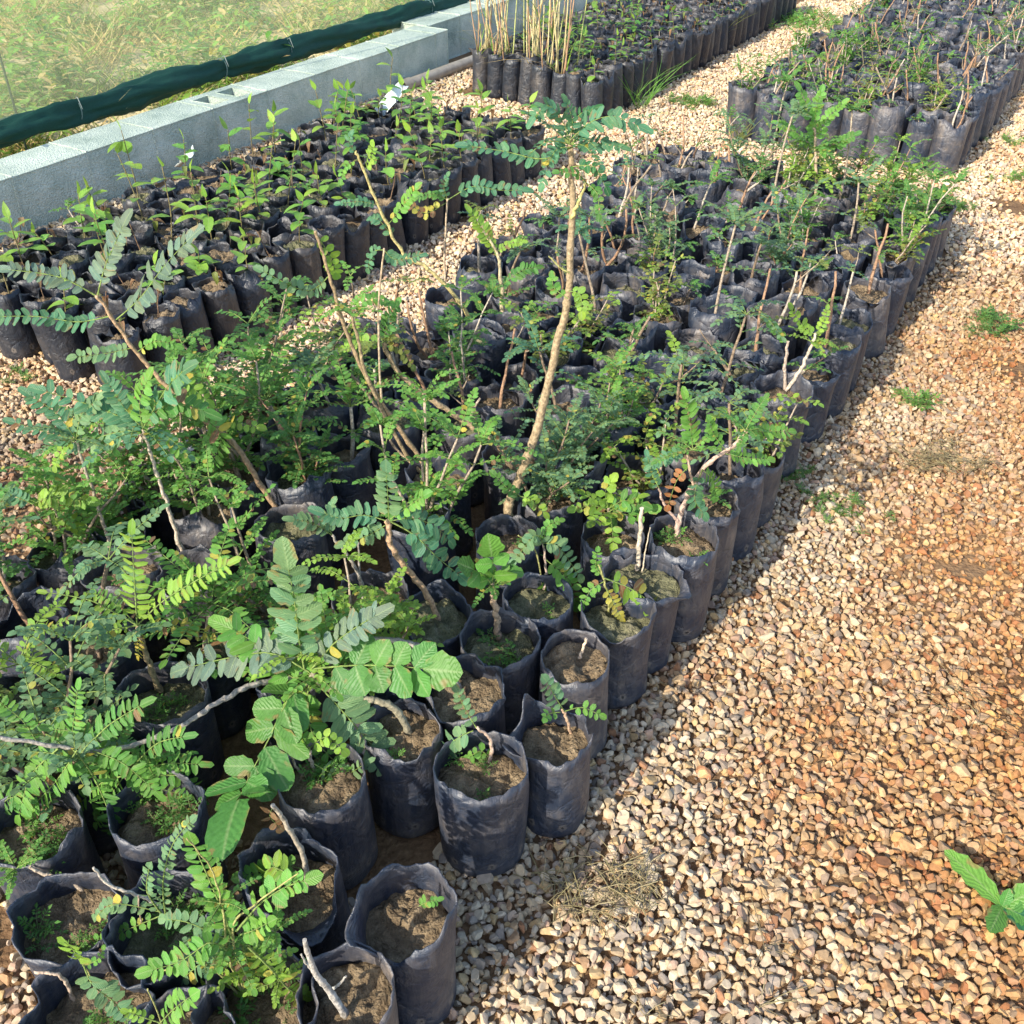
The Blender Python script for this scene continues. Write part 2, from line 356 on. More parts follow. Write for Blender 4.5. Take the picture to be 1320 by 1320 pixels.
def sapling(kd, seed):
    """Stem and foliage of one sapling, standing on the soil at the origin."""
    r = random.Random(seed); sb = MB(); lb = MB(); bk = r.choice(BARKS)
    if kd == 'lush': kd = 'bushy'; lush = True
    else: lush = False
    if kd == 'leggy':
        h = r.uniform(.20, .40)
        st = crook((r.uniform(-.02, .02), r.uniform(-.02, .02), -.02), (r.uniform(-.25, .25), r.uniform(-.25, .25), 1), h, 6, r)
        sb.tube(st, taper(.0055, .0032, 7), bk, 6)
        pal = r.choice(['blue', 'green', 'sage', 'fresh'])
        fan(lb, sb, st[-1], r, r.randint(5, 8), r.uniform(.09, .15), r.randint(8, 11), .019, .0125, pal, 'round', seg=4)
        for q in (3, 4, 5):
            if r.random() < .6: fan(lb, sb, st[q], r, 2, .08, 4, .020, .013, pal, 'round')
    elif kd == 'bushy':
        pal = r.choice(['lime', 'fresh', 'fresh'] if lush else ['green', 'fresh', 'sage', 'fresh'])
        for b in range(r.randint(4, 6)):
            h = r.uniform(.12, .34)
            st = crook((r.uniform(-.03, .03), r.uniform(-.03, .03), -.02), (r.uniform(-.5, .5), r.uniform(-.5, .5), 1), h, 5, r, .18)
            sb.tube(st, taper(.0045, .002, 6), bk, 5)
            for q in range(1, 6):
                fan(lb, sb, st[q], r, r.randint(2, 3) if q < 5 else 4, r.uniform(.055, .11), r.randint(7, 9), .0150, .0108, pal, 'round', rise=.5, yel=.02)
    elif kd == 'fern':
        pal = r.choice(['fresh', 'green', 'lime', 'fresh'])
        st = crook((0, 0, -.02), (r.uniform(-.2, .2), r.uniform(-.2, .2), 1), r.uniform(.10, .22), 5, r)
        sb.tube(st, taper(.006, .004, 6), bk, 6)
        fan(lb, sb, st[-1], r, r.randint(6, 9), r.uniform(.15, .22), r.randint(11, 15), .022, .009, pal, 'oblong', rise=.55, yel=.06)
        fan(lb, sb, st[3], r, 3, .12, 8, .022, .009, pal, 'oblong', rise=.3, yel=.1)
    elif kd == 'twig':
        for b in range(r.randint(1, 2)):
            h = r.uniform(.12, .30)
            st = crook((r.uniform(-.02, .02), r.uniform(-.02, .02), -.02), (r.uniform(-.4, .4), r.uniform(-.4, .4), 1), h, 6, r, .2)
            sb.tube(st, taper(.006, .0035, 7), r.choice(BARKS), 6)
            q = r.randint(2, 5)
            t2 = crook(st[q], (r.uniform(-1, 1), r.uniform(-1, 1), .9), r.uniform(.04, .12), 4, r, .2)
            sb.tube(t2, taper(.003, .0015, 5), bk, 5)
            if r.random() < .7: fan(lb, sb, t2[-1], r, 3, .06, 4, .015, .011, r.choice(['green', 'olive', 'fresh']), 'round')
            if r.random() < .4: fan(lb, sb, st[-1], r, 3, .07, 4, .016, .011, r.choice(['green', 'blue']), 'round')
        if not lb.f: fan(lb, sb, st[3], r, 2, .05, 3, .014, .010, 'olive', 'round')
    elif kd == 'autumn':
        for b in range(r.randint(2, 4)):
            st = crook((r.uniform(-.02, .02), r.uniform(-.02, .02), -.02), (r.uniform(-.5, .5), r.uniform(-.5, .5), 1), r.uniform(.12, .26), 5, r, .2)
            sb.tube(st, taper(.004, .002, 6), bk, 5)
            for q in range(1, 6):
                fan(lb, sb, st[q], r, 2, r.uniform(.05, .10), 4, .019, .015, r.choice(['lime', 'olive', 'olive', 'lime']), 'round', yel=.12)
    elif kd == 'tiny':
        st = crook((0, 0, -.02), (r.uniform(-.4, .4), r.uniform(-.4, .4), 1), r.uniform(.05, .10), 4, r, .2)
        sb.tube(st, taper(.004, .002, 5), bk, 5)
        fan(lb, sb, st[-1], r, 4, .06, 4, .017, .013, r.choice(['green', 'fresh', 'sage']), 'round')
    elif kd == 'seedling':                       # simple ovate leaves on a thin stem
        h = r.uniform(.12, .30)
        st = crook((r.uniform(-.01, .01), r.uniform(-.01, .01), -.02), (r.uniform(-.2, .2), r.uniform(-.2, .2), 1), h, 8, r, .08)
        sb.tube(st, taper(.0026, .0016, 9), (.16, .13, .06), 5)
        pal = r.choice(['bright', 'lime', 'bright', 'fresh'])
        m = r.randint(4, 8); a = r.uniform(0, 6.28)
        for k in range(m):
            x = 3 + 5 * k / m; i = min(int(x), 7); p = st[i].lerp(st[i + 1], x - i)
            a += 2.4 + r.uniform(-.4, .4); e = r.uniform(.0, .6)
            d = Vector((math.cos(a) * math.cos(e), math.sin(a) * math.cos(e), math.sin(e)))
            leaflet(lb, p, d, UP, r.uniform(.055, .095), r.uniform(.032, .048), tint(pal, r=r), 'oval', 5, curl=.5, r=r)
        leaflet(lb, st[-1], UP + Vector((r.uniform(-.5, .5), r.uniform(-.5, .5), 0)), Vector((0, -1, .2)), .06, .026, tint('lime', r=r), 'ovate', 5, r=r)
    elif kd == 'withered':
        st = crook((0, 0, -.02), (r.uniform(-.3, .3), r.uniform(-.3, .3), 1), r.uniform(.06, .18), 6, r, .15)
        sb.tube(st, taper(.0024, .0014, 7), (.16, .10, .06), 5)
        for k in range(r.randint(1, 3)):
            a = r.uniform(0, 6.28)
            leaflet(lb, st[r.randint(3, 6)], Vector((math.cos(a), math.sin(a), r.uniform(-.9, .1))), UP, r.uniform(.035, .06), .022, tint(r.choice(['brown', 'brown', 'olive']), r=r), 'ovate', 4, curl=1.2, fold=.8, r=r)
    elif kd == 'reed':
        for k in range(r.randint(2, 7)):
            a = r.uniform(0, 6.28); q = r.uniform(0, .045)
            st = crook((math.cos(a) * q, math.sin(a) * q, -.02), (r.uniform(-.16, .16), r.uniform(-.16, .16), 1), r.uniform(.35, .95), 5, r, .04)
            sb.tube(st, taper(.0042, .0025, 6), r.choice([(.50, .42, .22), (.36, .22, .13), (.55, .48, .27), (.38, .40, .15), (.48, .40, .2)]), 5)
            for j in range(3):
                a = r.uniform(0, 6.28); leaflet(lb, st[r.randint(0, 3)], Vector((math.cos(a), math.sin(a), 1.2)), UP, r.uniform(.15, .4), .009, tint(r.choice(['straw', 'lime', 'lime', 'olive']), r=r), 'blade', 5, curl=.7, r=r)
    return sb, lb

def weedlet(mb, sb, p, size, r, pal='fresh'):
    for k in range(r.randint(5, 9)):
        a = r.uniform(0, 6.28); e = r.uniform(.3, 1.2)
        d = Vector((math.cos(a) * math.cos(e), math.sin(a) * math.cos(e), math.sin(e)))
        compound(mb, sb, [p, p + d * size * .6, p + d * size - UP * size * .15], 4, size * .3, size * .14, pal, UP, 'oval', 2, r=r, rr=.0007)

# ------------------------------------------------------------------ grow bags
def fbm1(x, s):
    return noise.noise(Vector((math.cos(x) * 1.3 + s * 7.1, math.sin(x) * 1.3 + s * 3.7, s)))
def grow_bag(rad, h, soil, seed, dips=(), crumple=.12, tilt=(0, 0), nseg=36):
    """Thin film bag: outer wall, rolled lip, inner wall down to the soil. dips = (angle, width, dz, dr)."""
    r = random.Random(seed); mb = MB(); so = MB()
    ex = r.uniform(.93, 1.05); ey = 1.98 - ex
    zs = [0, .012, .03, .07, .12, .17, .21, .25, .28, .3, .33]
    zs = [0, .004, .014] + [h * k / 9 for k in range(1, 10)]
    zs = sorted(set(zs)); sz = h - soil
    def outer(th, z):
        f = z / h
        q = rad * (.965 + .04 * math.sin(f * 2.6 + seed)) * (1 - .14 * max(0, 1 - z / .016) ** 2)
        q *= 1 + .018 * fbm1(th * 2, seed + z * 5) + .014 * math.sin(th * 5 + seed + z * 14)
        q *= 1 + .010 * noise.noise(Vector((math.cos(th) * 2.5, math.sin(th) * 2.5, z * 22 + seed * 3))) + .008 * noise.noise(Vector((math.cos(th) * 7, math.sin(th) * 7, z * 30 + seed)))
        top = max(0, (z - sz) / max(soil, .01))
        q *= 1 + crumple * top * (fbm1(th * 2.3, seed + 9) + .3 * fbm1(th * 6, seed + 4))
        zz = z; dzr = 0
        for (a, w, dz, dr) in dips:
            e = math.exp(-((math.atan2(math.sin(th - a), math.cos(th - a))) / w) ** 2)
            zz += dz * e * top ** 1.3; q += dr * e * top ** 1.5
        zz += top * .016 * fbm1(th * 1.7, seed + 2) + top * .008 * fbm1(th * 5, seed + 6)
        return Vector((math.cos(th) * q * ex + tilt[0] * z, math.sin(th) * q * ey + tilt[1] * z, zz))
    rings = []
    for z in zs: rings.append([outer(2 * math.pi * k / nseg, z) for k in range(nseg)])
    no = len(rings)
    zin = [h * .995, h - soil * .35, h - soil * .75, h - soil - .015]
    for z in zin:
        ring = []
        for k in range(nseg):
            p = outer(2 * math.pi * k / nseg, z); c = Vector((tilt[0] * z, tilt[1] * z, p.z)); d = c - p
            ring.append(p + d.normalized() * .0028)
        rings.append(ring)
    idx = [[mb.add(p) for p in ring] for ring in rings]
    zall = zs + zin
    for i in range(len(idx) - 1):
        for k in range(nseg):
            k2 = (k + 1) % nseg; u0 = k / nseg; u1 = (k + 1) / nseg
            va = zall[i] if i < no else .5; vb = zall[i + 1] if i + 1 < no else .5
            mb.face((idx[i][k], idx[i][k2], idx[i + 1][k2], idx[i + 1][k]), (.05, .05, .05), [(u0, va), (u1, va), (u1, vb), (u0, vb)])
    mb.face(tuple(reversed(idx[0])), (.05, .05, .05), [(0, .5)] * nseg)
    # soil: a lumpy disc
    prev = None; ctr = so.add((tilt[0] * sz, tilt[1] * sz, sz + r.uniform(-.004, .008)))
    for j in range(1, 11):
        f = j / 10; ring = []
        for k in range(nseg):
            p = outer(2 * math.pi * k / nseg, sz) ; c = Vector((tilt[0] * sz, tilt[1] * sz, 0))
            x = c.x + (p.x - c.x) * f * .985; y = c.y + (p.y - c.y) * f * .985
            ring.append(so.add((x, y, sz + .020 * noise.noise(Vector((x * 25, y * 25, seed))) + .012 * noise.noise(Vector((x * 75, y * 75, seed))) + .006 * noise.noise(Vector((x * 170, y * 170, seed))) - .008 * f ** 6)))
        for k in range(nseg):
            k2 = (k + 1) % nseg
            if prev is None: so.face((ctr, ring[k], ring[k2]), (.1, .1, .1))
            else: so.face((prev[k], ring[k], ring[k2], prev[k2]), (.1, .1, .1))
        prev = ring
    return mb, so, sz

BAGS = {}
def bag_set(key, n, rad, h, soil, crumple):
    r = random.Random(len(key) * 31)
    BAGS[key] = []
    for i in range(n):
        dips = []
        for q in range(r.randint(1, 3)):
            dips.append((r.uniform(0, 6.28), r.uniform(.22, .6), r.uniform(-.05, .025), r.uniform(-.06, .03)))
        b, s, sz = grow_bag(rad * r.uniform(.93, 1.05), r.uniform(*h), r.uniform(*soil), i * 1.7 + len(key), dips, crumple * r.uniform(.6, 1.5), (r.uniform(-.09, .09), r.uniform(-.09, .09)), nseg=32)
        BAGS[key].append((b.mesh('grow_bag', M_BAG if key == 'wide' else M_BAG2), s.mesh('soil', M_SOIL), sz))
bag_set('wide', 24, .084, (.225, .29), (.03, .085), .26)
bag_set('medium', 16, .070, (.235, .265), (.015, .05), .18)
bag_set('slim', 12, .062, (.24, .27), (.015, .05), .16)
VAR = {}
for kd, n in (('leggy', 14), ('bushy', 14), ('lush', 6), ('fern', 8), ('twig', 14), ('autumn', 8), ('tiny', 6), ('seedling', 18), ('withered', 10), ('reed', 6)):
    VAR[kd] = []
    for i in range(n):
        s, l = sapling(kd, i * 13 + len(kd) * 101)
        VAR[kd].append((s.mesh('stem', M_BARK if kd != 'reed' else M_DRY), l.mesh('foliage', M_LEAF)))
STEMN = {'reed': 'stalks'}

ORD = ['first', 'second', 'third', 'fourth', 'fifth', 'sixth', 'seventh', 'eighth', 'ninth', 'tenth', 'eleventh', 'twelfth', 'thirteenth', 'fourteenth', 'fifteenth', 'sixteenth',
       'seventeenth', 'eighteenth', 'nineteenth', 'twentieth', 'twenty-first', 'twenty-second', 'twenty-third', 'twenty-fourth', 'twenty-fifth', 'twenty-sixth', 'twenty-seventh',
       'twenty-eighth', 'twenty-ninth', 'thirtieth', 'thirty-first', 'thirty-second', 'thirty-third', 'thirty-fourth', 'thirty-fifth', 'thirty-sixth']
LOOK = {'lush': 'bright yellow-green bushy sapling', 'leggy': 'leggy tufted sapling', 'bushy': 'bushy green sapling', 'fern': 'feathery pinnate sapling', 'twig': 'nearly bare twig', 'autumn': 'yellowing sapling',
        'tiny': 'tiny sprout', 'seedling': 'lime-leaved seedling', 'withered': 'withered brown seedling', 'reed': 'clump of straw-coloured reed stalks'}
PLACED = []
def potted(name, cat, label, group, p, bagkey, kd, r, scale=1.0, rz=None):
    t = thing(name, label, cat, (p.x, p.y, 0), r.uniform(0, 6.28) if rz is None else rz, group)
    bm_, sm_, sz = r.choice(BAGS[bagkey]); sc = r.uniform(.94, 1.04)
    b = ob('grow_bag', bm_, t); b.scale = (1, 1, sc)
    ob('soil', sm_, t, (0, 0, sz * (sc - 1)))
    if kd != 'bare':
        st, fo = r.choice(VAR[kd]); k = scale * r.uniform(.85, 1.15); z = sz * sc
        a = r.uniform(0, 6.28)
        for nm, me in ((STEMN.get(kd, 'stem'), st), ('foliage', fo)):
            o = ob(nm, me, t, (0, 0, z), a); o.scale = (k, k, k)
    PLACED.append((p.x, p.y)); return t

# ------------------------------------------------------------------ camera, sun, sky
cam = bpy.data.cameras.new('camera'); camo = bpy.data.objects.new('camera', cam); COL.objects.link(camo)
camo.location = (0, 0, HC); camo.rotation_euler = (math.pi / 2 - PITCH, 0, 0)
cam.sensor_fit = 'HORIZONTAL'; cam.sensor_width = 36; cam.lens = 36 * F / 1320; cam.clip_start = .05; cam.clip_end = 500
scene.camera = camo
SUN_AZ = math.radians(41); SUN_EL = math.radians(33)
sd = Vector((math.sin(SUN_AZ) * math.cos(SUN_EL), math.cos(SUN_AZ) * math.cos(SUN_EL), -math.sin(SUN_EL)))
sl = bpy.data.lights.new('sun', 'SUN'); sl.energy = 3.25; sl.angle = math.radians(.55); sl.color = (1, .92, .78)
so_ = bpy.data.objects.new('sun', sl); COL.objects.link(so_); so_.rotation_euler = sd.to_track_quat('-Z', 'Y').to_euler(); so_.location = (-6, -2, 8)
w = bpy.data.worlds.new('World'); scene.world = w; w.use_nodes = True; nt = w.node_tree
sky = nt.nodes.new('ShaderNodeTexSky'); sky.sky_type = 'NISHITA'; sky.sun_disc = False; sky.sun_elevation = SUN_EL; sky.sun_rotation = SUN_AZ + math.pi
bg = nt.nodes['Background']; bg.inputs[1].default_value = .15; nt.links.new(sky.outputs[0], bg.inputs[0])
vs = scene.view_settings; vs.view_transform = 'Standard'; vs.look = 'None'; vs.exposure = 1.28; vs.gamma = 1
scene.cycles.use_denoising = True; scene.cycles.max_bounces = 6; scene.cycles.transparent_max_bounces = 8
scene.cycles.diffuse_bounces = 3; scene.cycles.glossy_bounces = 2; scene.cycles.transmission_bounces = 4

# ------------------------------------------------------------------ ground
def sheet(name, pts, z, mat, k):
    mb = MB(); mb.face(tuple(mb.add((p.x, p.y, z)) for p in pts), (.2, .2, .2), smooth=False)
    return kind(ob(name, mb.mesh(name, mat)), k)
sheet('ground', [bed(-60, -4.25), bed(-60, 60), bed(90, 60), bed(90, -4.25)], 0, M_SAND, 'structure')
sheet('field', [bed(-60, -80), bed(-60, -4.25), bed(90, -4.25), bed(90, -80)], .05, M_FIELD, 'structure')

# ------------------------------------------------------------------ gravel
def vnoise(x, y, s):
    xi = np.floor(x * s).astype(int); yi = np.floor(y * s).astype(int); fx = x * s - xi; fy = y * s - yi
    fx = fx * fx * (3 - 2 * fx); fy = fy * fy * (3 - 2 * fy)
    def hsh(a, b): return (np.sin(a * 127.1 + b * 311.7 + s * 17.3) * 43758.5453) % 1.0
    return (hsh(xi, yi) * (1 - fx) + hsh(xi + 1, yi) * fx) * (1 - fy) + (hsh(xi, yi + 1) * (1 - fx) + hsh(xi + 1, yi + 1) * fx) * fy
import bmesh
def pebble_protos(sub, n):
    bm = bmesh.new(); bmesh.ops.create_icosphere(bm, subdivisions=sub, radius=1)
    V = np.array([v.co[:] for v in bm.verts]); Fc = np.array([[v.index for v in f.verts] for f in bm.faces]); bm.free(); out = []
    for i in range(n):
        W = V.copy()
        for k in range(9):
            nn = NR.normal(size=3); nn /= np.linalg.norm(nn); d = NR.uniform(.36, .72)
            ex = np.maximum(W @ nn - d, 0); W = W - ex[:, None] * nn
        W *= np.array([1.05, NR.uniform(.68, .95), NR.uniform(.5, .78)]) * 1.5
        out.append(W)
    return out, Fc
def visible_mask(X, Y, m):
    px, py, d = project(X, Y, np.zeros_like(X)); return (px > -m) & (px < 1320 + m) & (py > -m) & (py < 1320 + m) & (d > .1)
def gravel(name, spacing, smin, smax, sub, dmin, dmax, seed, layers=((0, 1.0), (1, .5)), outside=False):
    protos, Fc = pebble_protos(sub, 14)
    us = np.arange(-.8 if outside else .0, 13, spacing); vv = np.arange(-4.1, 2.5, spacing)
    U, V = np.meshgrid(us, vv); U = U.ravel(); V = V.ravel(); allX = []
    P = []
    for lay, keep in layers:
        u = U + NR.uniform(-.55, .55, U.size) * spacing + lay * spacing * .5; v = V + NR.uniform(-.55, .55, U.size) * spacing + lay * spacing * .5
        X = u * SA + v * CA; Y = u * CA - v * SA; D = np.hypot(X, Y)
        inside = ((v > -1.72) & (v < -.72) & (u > .75) & (u < 4.35)) | ((v > -3.9) & (v < -2.62) & (u > 1.98) & (u < 4.35)) | ((v > -3.7) & (v < -2.75) & (u > 5.45)) | ((v > -1.8) & (v < -.85) & (u > 5.62))
        n1 = vnoise(u, v, 1.7); n2 = vnoise(u, v, 5.1)
        # bare, muddy places
        bare = (vnoise(u, v, 2.3) * .6 + n2 * .4) > (.80 if lay == 0 else .62)
        bare |= (np.hypot((u - 1.3) / .38, (v + 2.2) / .30) < 1) & (NR.uniform(size=u.size) < .8)
        vis = visible_mask(X, Y, 70); vis = ~vis & (v > -2.5) & (v < 2.3) & (u < 9.5) if outside else vis
        ok = vis & ~inside & (D >= dmin) & (D < dmax) & (NR.uniform(size=u.size) < keep) & ~(bare & (NR.uniform(size=u.size) < .75))
        u = u[ok]; v = v[ok]; n1 = n1[ok]; n2 = n2[ok]; X = X[ok]; Y = Y[ok]
        P.append((X, Y, u, v, n1, n2, np.full(X.size, lay)))
    X, Y, u, v, n1, n2, lay = [np.concatenate(a) for a in zip(*P)]
    m = X.size; S = smin * .72 + (smax * 1.05 - smin * .72) * NR.uniform(size=m) ** 1.5
    S *= np.where(NR.uniform(size=m) < .02, 1.45, 1)
    # stone colours: pale cream by the beds, rust-stained towards the walkway
    pal = np.array([(.43, .34, .22), (.49, .42, .31), (.36, .26, .155), (.31, .185, .095), (.27, .125, .06), (.39, .31, .235), (.22, .195, .17), (.44, .31, .15), (.33, .225, .17)])
    rust = np.clip((v + .45) * 1.1 + (n1 - .5) * 1.2 + (n2 - .5) * .6, 0, 1)
    rust = np.where(v < -.75, np.clip((n1 - .55) * 1.4, 0, .7), rust)
    wp = np.array([.24, .27, .10, .03, .01, .12, .09, .07, .07]); wr = np.array([.13, .07, .20, .19, .12, .06, .05, .10, .08])
    rust = np.where((v < -1.85) & (u > 1.9), rust * .15, rust)
    Wt = wp[None] * (1 - rust[:, None]) + wr[None] * rust[:, None]; cs = np.cumsum(Wt / Wt.sum(1, keepdims=True), 1)
    ci = (NR.uniform(size=m)[:, None] > cs).sum(1).clip(0, 8)
    C = (pal[ci] * .84 + np.array([.38, .28, .18]) * .16) * NR.uniform(.82, 1.12, m)[:, None] * np.array([1.0, .965, .925])
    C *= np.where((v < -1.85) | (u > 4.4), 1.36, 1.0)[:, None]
    C *= (1 - rust[:, None] * np.array([.06, .27, .50]))
    painted_shade = np.clip(1.3 - np.hypot((u - 1.25) / .6, (v + 2.45) / .55), 0, 1)[:, None]; C = C * (1 - painted_shade * .55) + np.array([.10, .075, .055]) * painted_shade * .3  # shade on the gravel before the wall bed, painted into the stone colours
    q = NR.normal(size=(m, 4)); q /= np.linalg.norm(q, axis=1, keepdims=True)
    q[:, 1:3] *= .35; q /= np.linalg.norm(q, axis=1, keepdims=True)
    a, b, c, d = q.T
    Rm = np.stack([1 - 2 * (c * c + d * d), 2 * (b * c - a * d), 2 * (b * d + a * c), 2 * (b * c + a * d), 1 - 2 * (b * b + d * d), 2 * (c * d - a * b), 2 * (b * d - a * c), 2 * (c * d + a * b), 1 - 2 * (b * b + c * c)], 1).reshape(m, 3, 3)
    pi = NR.randint(0, len(protos), m); PV = np.stack(protos)[pi]
    VV = np.einsum('mij,mnj->mni', Rm, PV) * S[:, None, None]
    VV[:, :, 0] += X[:, None]; VV[:, :, 1] += Y[:, None]; VV[:, :, 2] += (S * .38 + lay * .0075 + NR.uniform(-.002, .003, m))[:, None]
    nv = PV.shape[1]; FF = (Fc[None] + (np.arange(m) * nv)[:, None, None]).reshape(-1, 3)
    print(name, m, 'stones')
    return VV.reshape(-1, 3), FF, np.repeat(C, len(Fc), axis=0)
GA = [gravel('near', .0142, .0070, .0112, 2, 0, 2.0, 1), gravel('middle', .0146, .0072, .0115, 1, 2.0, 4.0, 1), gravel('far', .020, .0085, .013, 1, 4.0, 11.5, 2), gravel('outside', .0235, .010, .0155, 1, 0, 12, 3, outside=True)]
def join_arrays(name, parts, mat):
    base = 0; fs = []
    for V, Fa, C in parts:
        fs.append(Fa + base); base += len(V)
    V = np.concatenate([p[0] for p in parts]); Fa = np.concatenate(fs); C = np.concatenate([p[2] for p in parts])
    me = bpy.data.meshes.new(name)
    me.vertices.add(len(V)); me.vertices.foreach_set('co', V.astype(np.float32).ravel())
    me.loops.add(Fa.size); me.loops.foreach_set('vertex_index', Fa.astype(np.int32).ravel())
    me.polygons.add(len(Fa)); me.polygons.foreach_set('loop_start', np.arange(0, Fa.size, 3, dtype=np.int32))
    me.polygons.foreach_set('use_smooth', np.zeros(len(Fa), bool))
    at = me.attributes.new('Col', 'FLOAT_COLOR', 'FACE')
    cc = np.ones((len(Fa), 4), np.float32); cc[:, :3] = C; at.data.foreach_set('color', cc.ravel())
    me.materials.append(mat); me.update(calc_edges=True)
    return me
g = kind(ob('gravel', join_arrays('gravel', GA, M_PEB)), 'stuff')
g['label'] = 'loose cream and rust-brown gravel over the walkways'; g['category'] = 'gravel'

# ------------------------------------------------------------------ block wall, pipe and shade net
def block(mb, u0, u1, v0, v1, z0, z1, bev=.007, seed=0):
    bm = bmesh.new(); bmesh.ops.create_cube(bm, size=1)
    for q in bm.verts: q.co = Vector(((u0 + u1) / 2 + q.co.x * (u1 - u0), (v0 + v1) / 2 + q.co.y * (v1 - v0), (z0 + z1) / 2 + q.co.z * (z1 - z0)))
    bmesh.ops.bevel(bm, geom=bm.edges[:], offset=bev, segments=2, affect='EDGES')
    if u1 - u0 > .3: bmesh.ops.subdivide_edges(bm, edges=[e for e in bm.edges if e.calc_length() > .05], cuts=7, use_grid_fill=True)
    idx = {}
    for q in bm.verts:
        c = q.co; n_ = noise.noise(Vector((c.x * 3, c.y * 9, c.z * 9))) * .006 + noise.noise(Vector((c.x * 26, c.y * 26, c.z * 26))) * .0035
        idx[q] = mb.add(bed(c.x, c.y + n_, c.z + n_ * .7))
    for f in bm.faces: mb.face(tuple(idx[q] for q in f.verts), (.3, .3, .3), smooth=False)
    bm.free()
WALL_H = .25; VF, VB = -4.05, -4.30
h1 = to_bed(on_z(265, 132, WALL_H)); h2 = to_bed(on_z(307, 117, WALL_H))
hu = (h1[0] + h2[0]) / 2 - .195
wall = thing('block_wall', 'low grey concrete block wall along the foot of the net', 'wall', bed(2.5, VF))
wl = -wall.location
def wmesh(name, mb, mat, parent):
    mb.v = [(x + wl.x, y + wl.y, z + wl.z) for x, y, z in mb.v]
    return ob(name, mb.mesh(name, mat), parent)
mb = MB(); k = -12
while hu + k * .4 < 5.9:
    u0 = hu + k * .4
    if k != 0: block(mb, u0, min(u0 + .3985, 5.92), VF, VB, 0, WALL_H + (k * 7 % 3 - 1) * .0008, .004, seed=k)
    k += 1
u0 = 5.93
while u0 < 13:
    block(mb, u0, u0 + .398, VF - .17, VB - .20, 0, WALL_H + .004, seed=u0); u0 += .4
wmesh('block_course', mb, M_CONC, wall)
mb = MB(); a, b = hu, hu + .3985; t = WALL_H + .001
block(mb, a, b, VF, VF - .04, 0, t, .004); block(mb, a, b, VB + .045, VB, 0, t, .004)
for x0, x1 in ((a, a + .05), (a + .165, a + .225), (b - .05, b)): block(mb, x0, x1, VF - .04, VB + .045, 0, t - .001, .003)
block(mb, a + .05, b - .05, VF - .045, VB + .05, .0, .03, .003)
wmesh('hollow_block', mb, M_CONC, wall)
mb = MB(); block(mb, hu - 4.9, 5.9, VF - .002, VB + .002, 0, WALL_H - .004, .002)
# keep the mortar bed out of the open cores
mb = MB(); block(mb, hu - 4.9, hu - .012, VF - .002, VB + .002, 0, WALL_H - .004, .002); block(mb, hu + .404, 5.9, VF - .002, VB + .002, 0, WALL_H - .004, .002)
wmesh('mortar', mb, M_CONC, wall)

pa = on_z(520, 112, .035); pb = on_z(612, 78, .035)
pipe = thing('drain_pipe', 'beige plastic drain pipe lying at the foot of the block wall', 'pipe', (pa.x, pa.y, 0))
mb = MB(); d_ = (pb - pa); mb.tube([Vector((0, 0, .037)), d_ * .5 + Vector((0, 0, .037)), d_ + Vector((0, 0, .037))], .036, (.36, .31, .25), 18, False); 
ob('pipe_barrel', mb.mesh('pipe_barrel', M_PIPE), pipe)
mb = MB(); e = d_.normalized(); mb.tube([Vector((0, 0, .037)) - e * .02, Vector((0, 0, .037)) + e * .07], .041, (.33, .28, .22), 18, False)
ob('pipe_socket', mb.mesh('pipe_socket', M_PIPE), pipe)

def on_v(px, py, v):
    d = ray(px, py); k = v / (d.x * CA - d.y * SA); return Vector((d.x * k, d.y * k, HC + d.z * k))
NV = -4.50
rp = [on_v(x, y, NV) for x, y in ((0, 173), (60, 153), (130, 130), (215, 107), (300, 82), (370, 62), (440, 43), (560, 6))]
rz = [(to_bed(p)[0], p.z) for p in rp]
print('roll', [(round(a, 2), round(b, 2)) for a, b in rz])
net = thing('shade_net', 'green shade net with its slack rolled up above the block wall', 'net', bed(3.5, NV, 0))
nl = net.location
def rollz(u):
    if u <= rz[0][0]: return rz[0][1]
    for (a0, z0), (a1, z1) in zip(rz, rz[1:]):
        if u <= a1: return z0 + (z1 - z0) * (u - a0) / (a1 - a0)
    return rz[-1][1]
mb = MB(); prev = None
for i in range(121):
    u = -1.5 + 14 * i / 120; row = []
    for j in range(15):
        f = j / 14; z = rollz(u) + (2.5 - rollz(u)) * f
        vv_ = NV + .02 * noise.noise(Vector((u * 1.1, f * 3, 2))) + .012 * math.sin(u * 5 + f * 4)
        row.append(mb.add(bed(u, vv_, z) - nl))
    if prev:
        for j in range(14): mb.face((prev[j], row[j], row[j + 1], prev[j + 1]), (.4, .4, .3))
    prev = row
ob('mesh_panel', mb.mesh('mesh_panel', M_NET), net)
mb = MB(); n = 26; prev = None
for i in range(561):
    u = -1.5 + 14 * i / 560; ring = []
    for k in range(n):
        a = 2 * math.pi * k / n
        q = .046 + .016 * noise.noise(Vector((u * 2.2, 3, 1))) + .018 * noise.noise(Vector((u * 4, a * 1.2 + u * 2.5, 7))) + .007 * math.sin(a * 3 + u * 7) + .008 * noise.noise(Vector((u * 14, a * 2, 5))) + .005 * math.sin(a * 7 + 9 * noise.noise(Vector((u * 1.3, 0, 8))))
        for tu in (rz[2][0] - .18, rz[3][0] + .38, rz[4][0] - .12, rz[4][0] + .42, 6.3): q -= .007 * math.exp(-((u - tu) / .035) ** 2)
        ring.append(mb.add(bed(u, NV + .03 + q * math.cos(a), rollz(u) + q * 1.25 * math.sin(a) + .014 * noise.noise(Vector((u * 1.6, 0, 4)))) - nl))
    if prev:
        for k in range(n): mb.face((prev[k], ring[k], ring[(k + 1) % n], prev[(k + 1) % n]), (.006, .046, .035))
    prev = ring
roll = ob('rolled_hem', mb.mesh('rolled_hem', M_CLOTH), net)
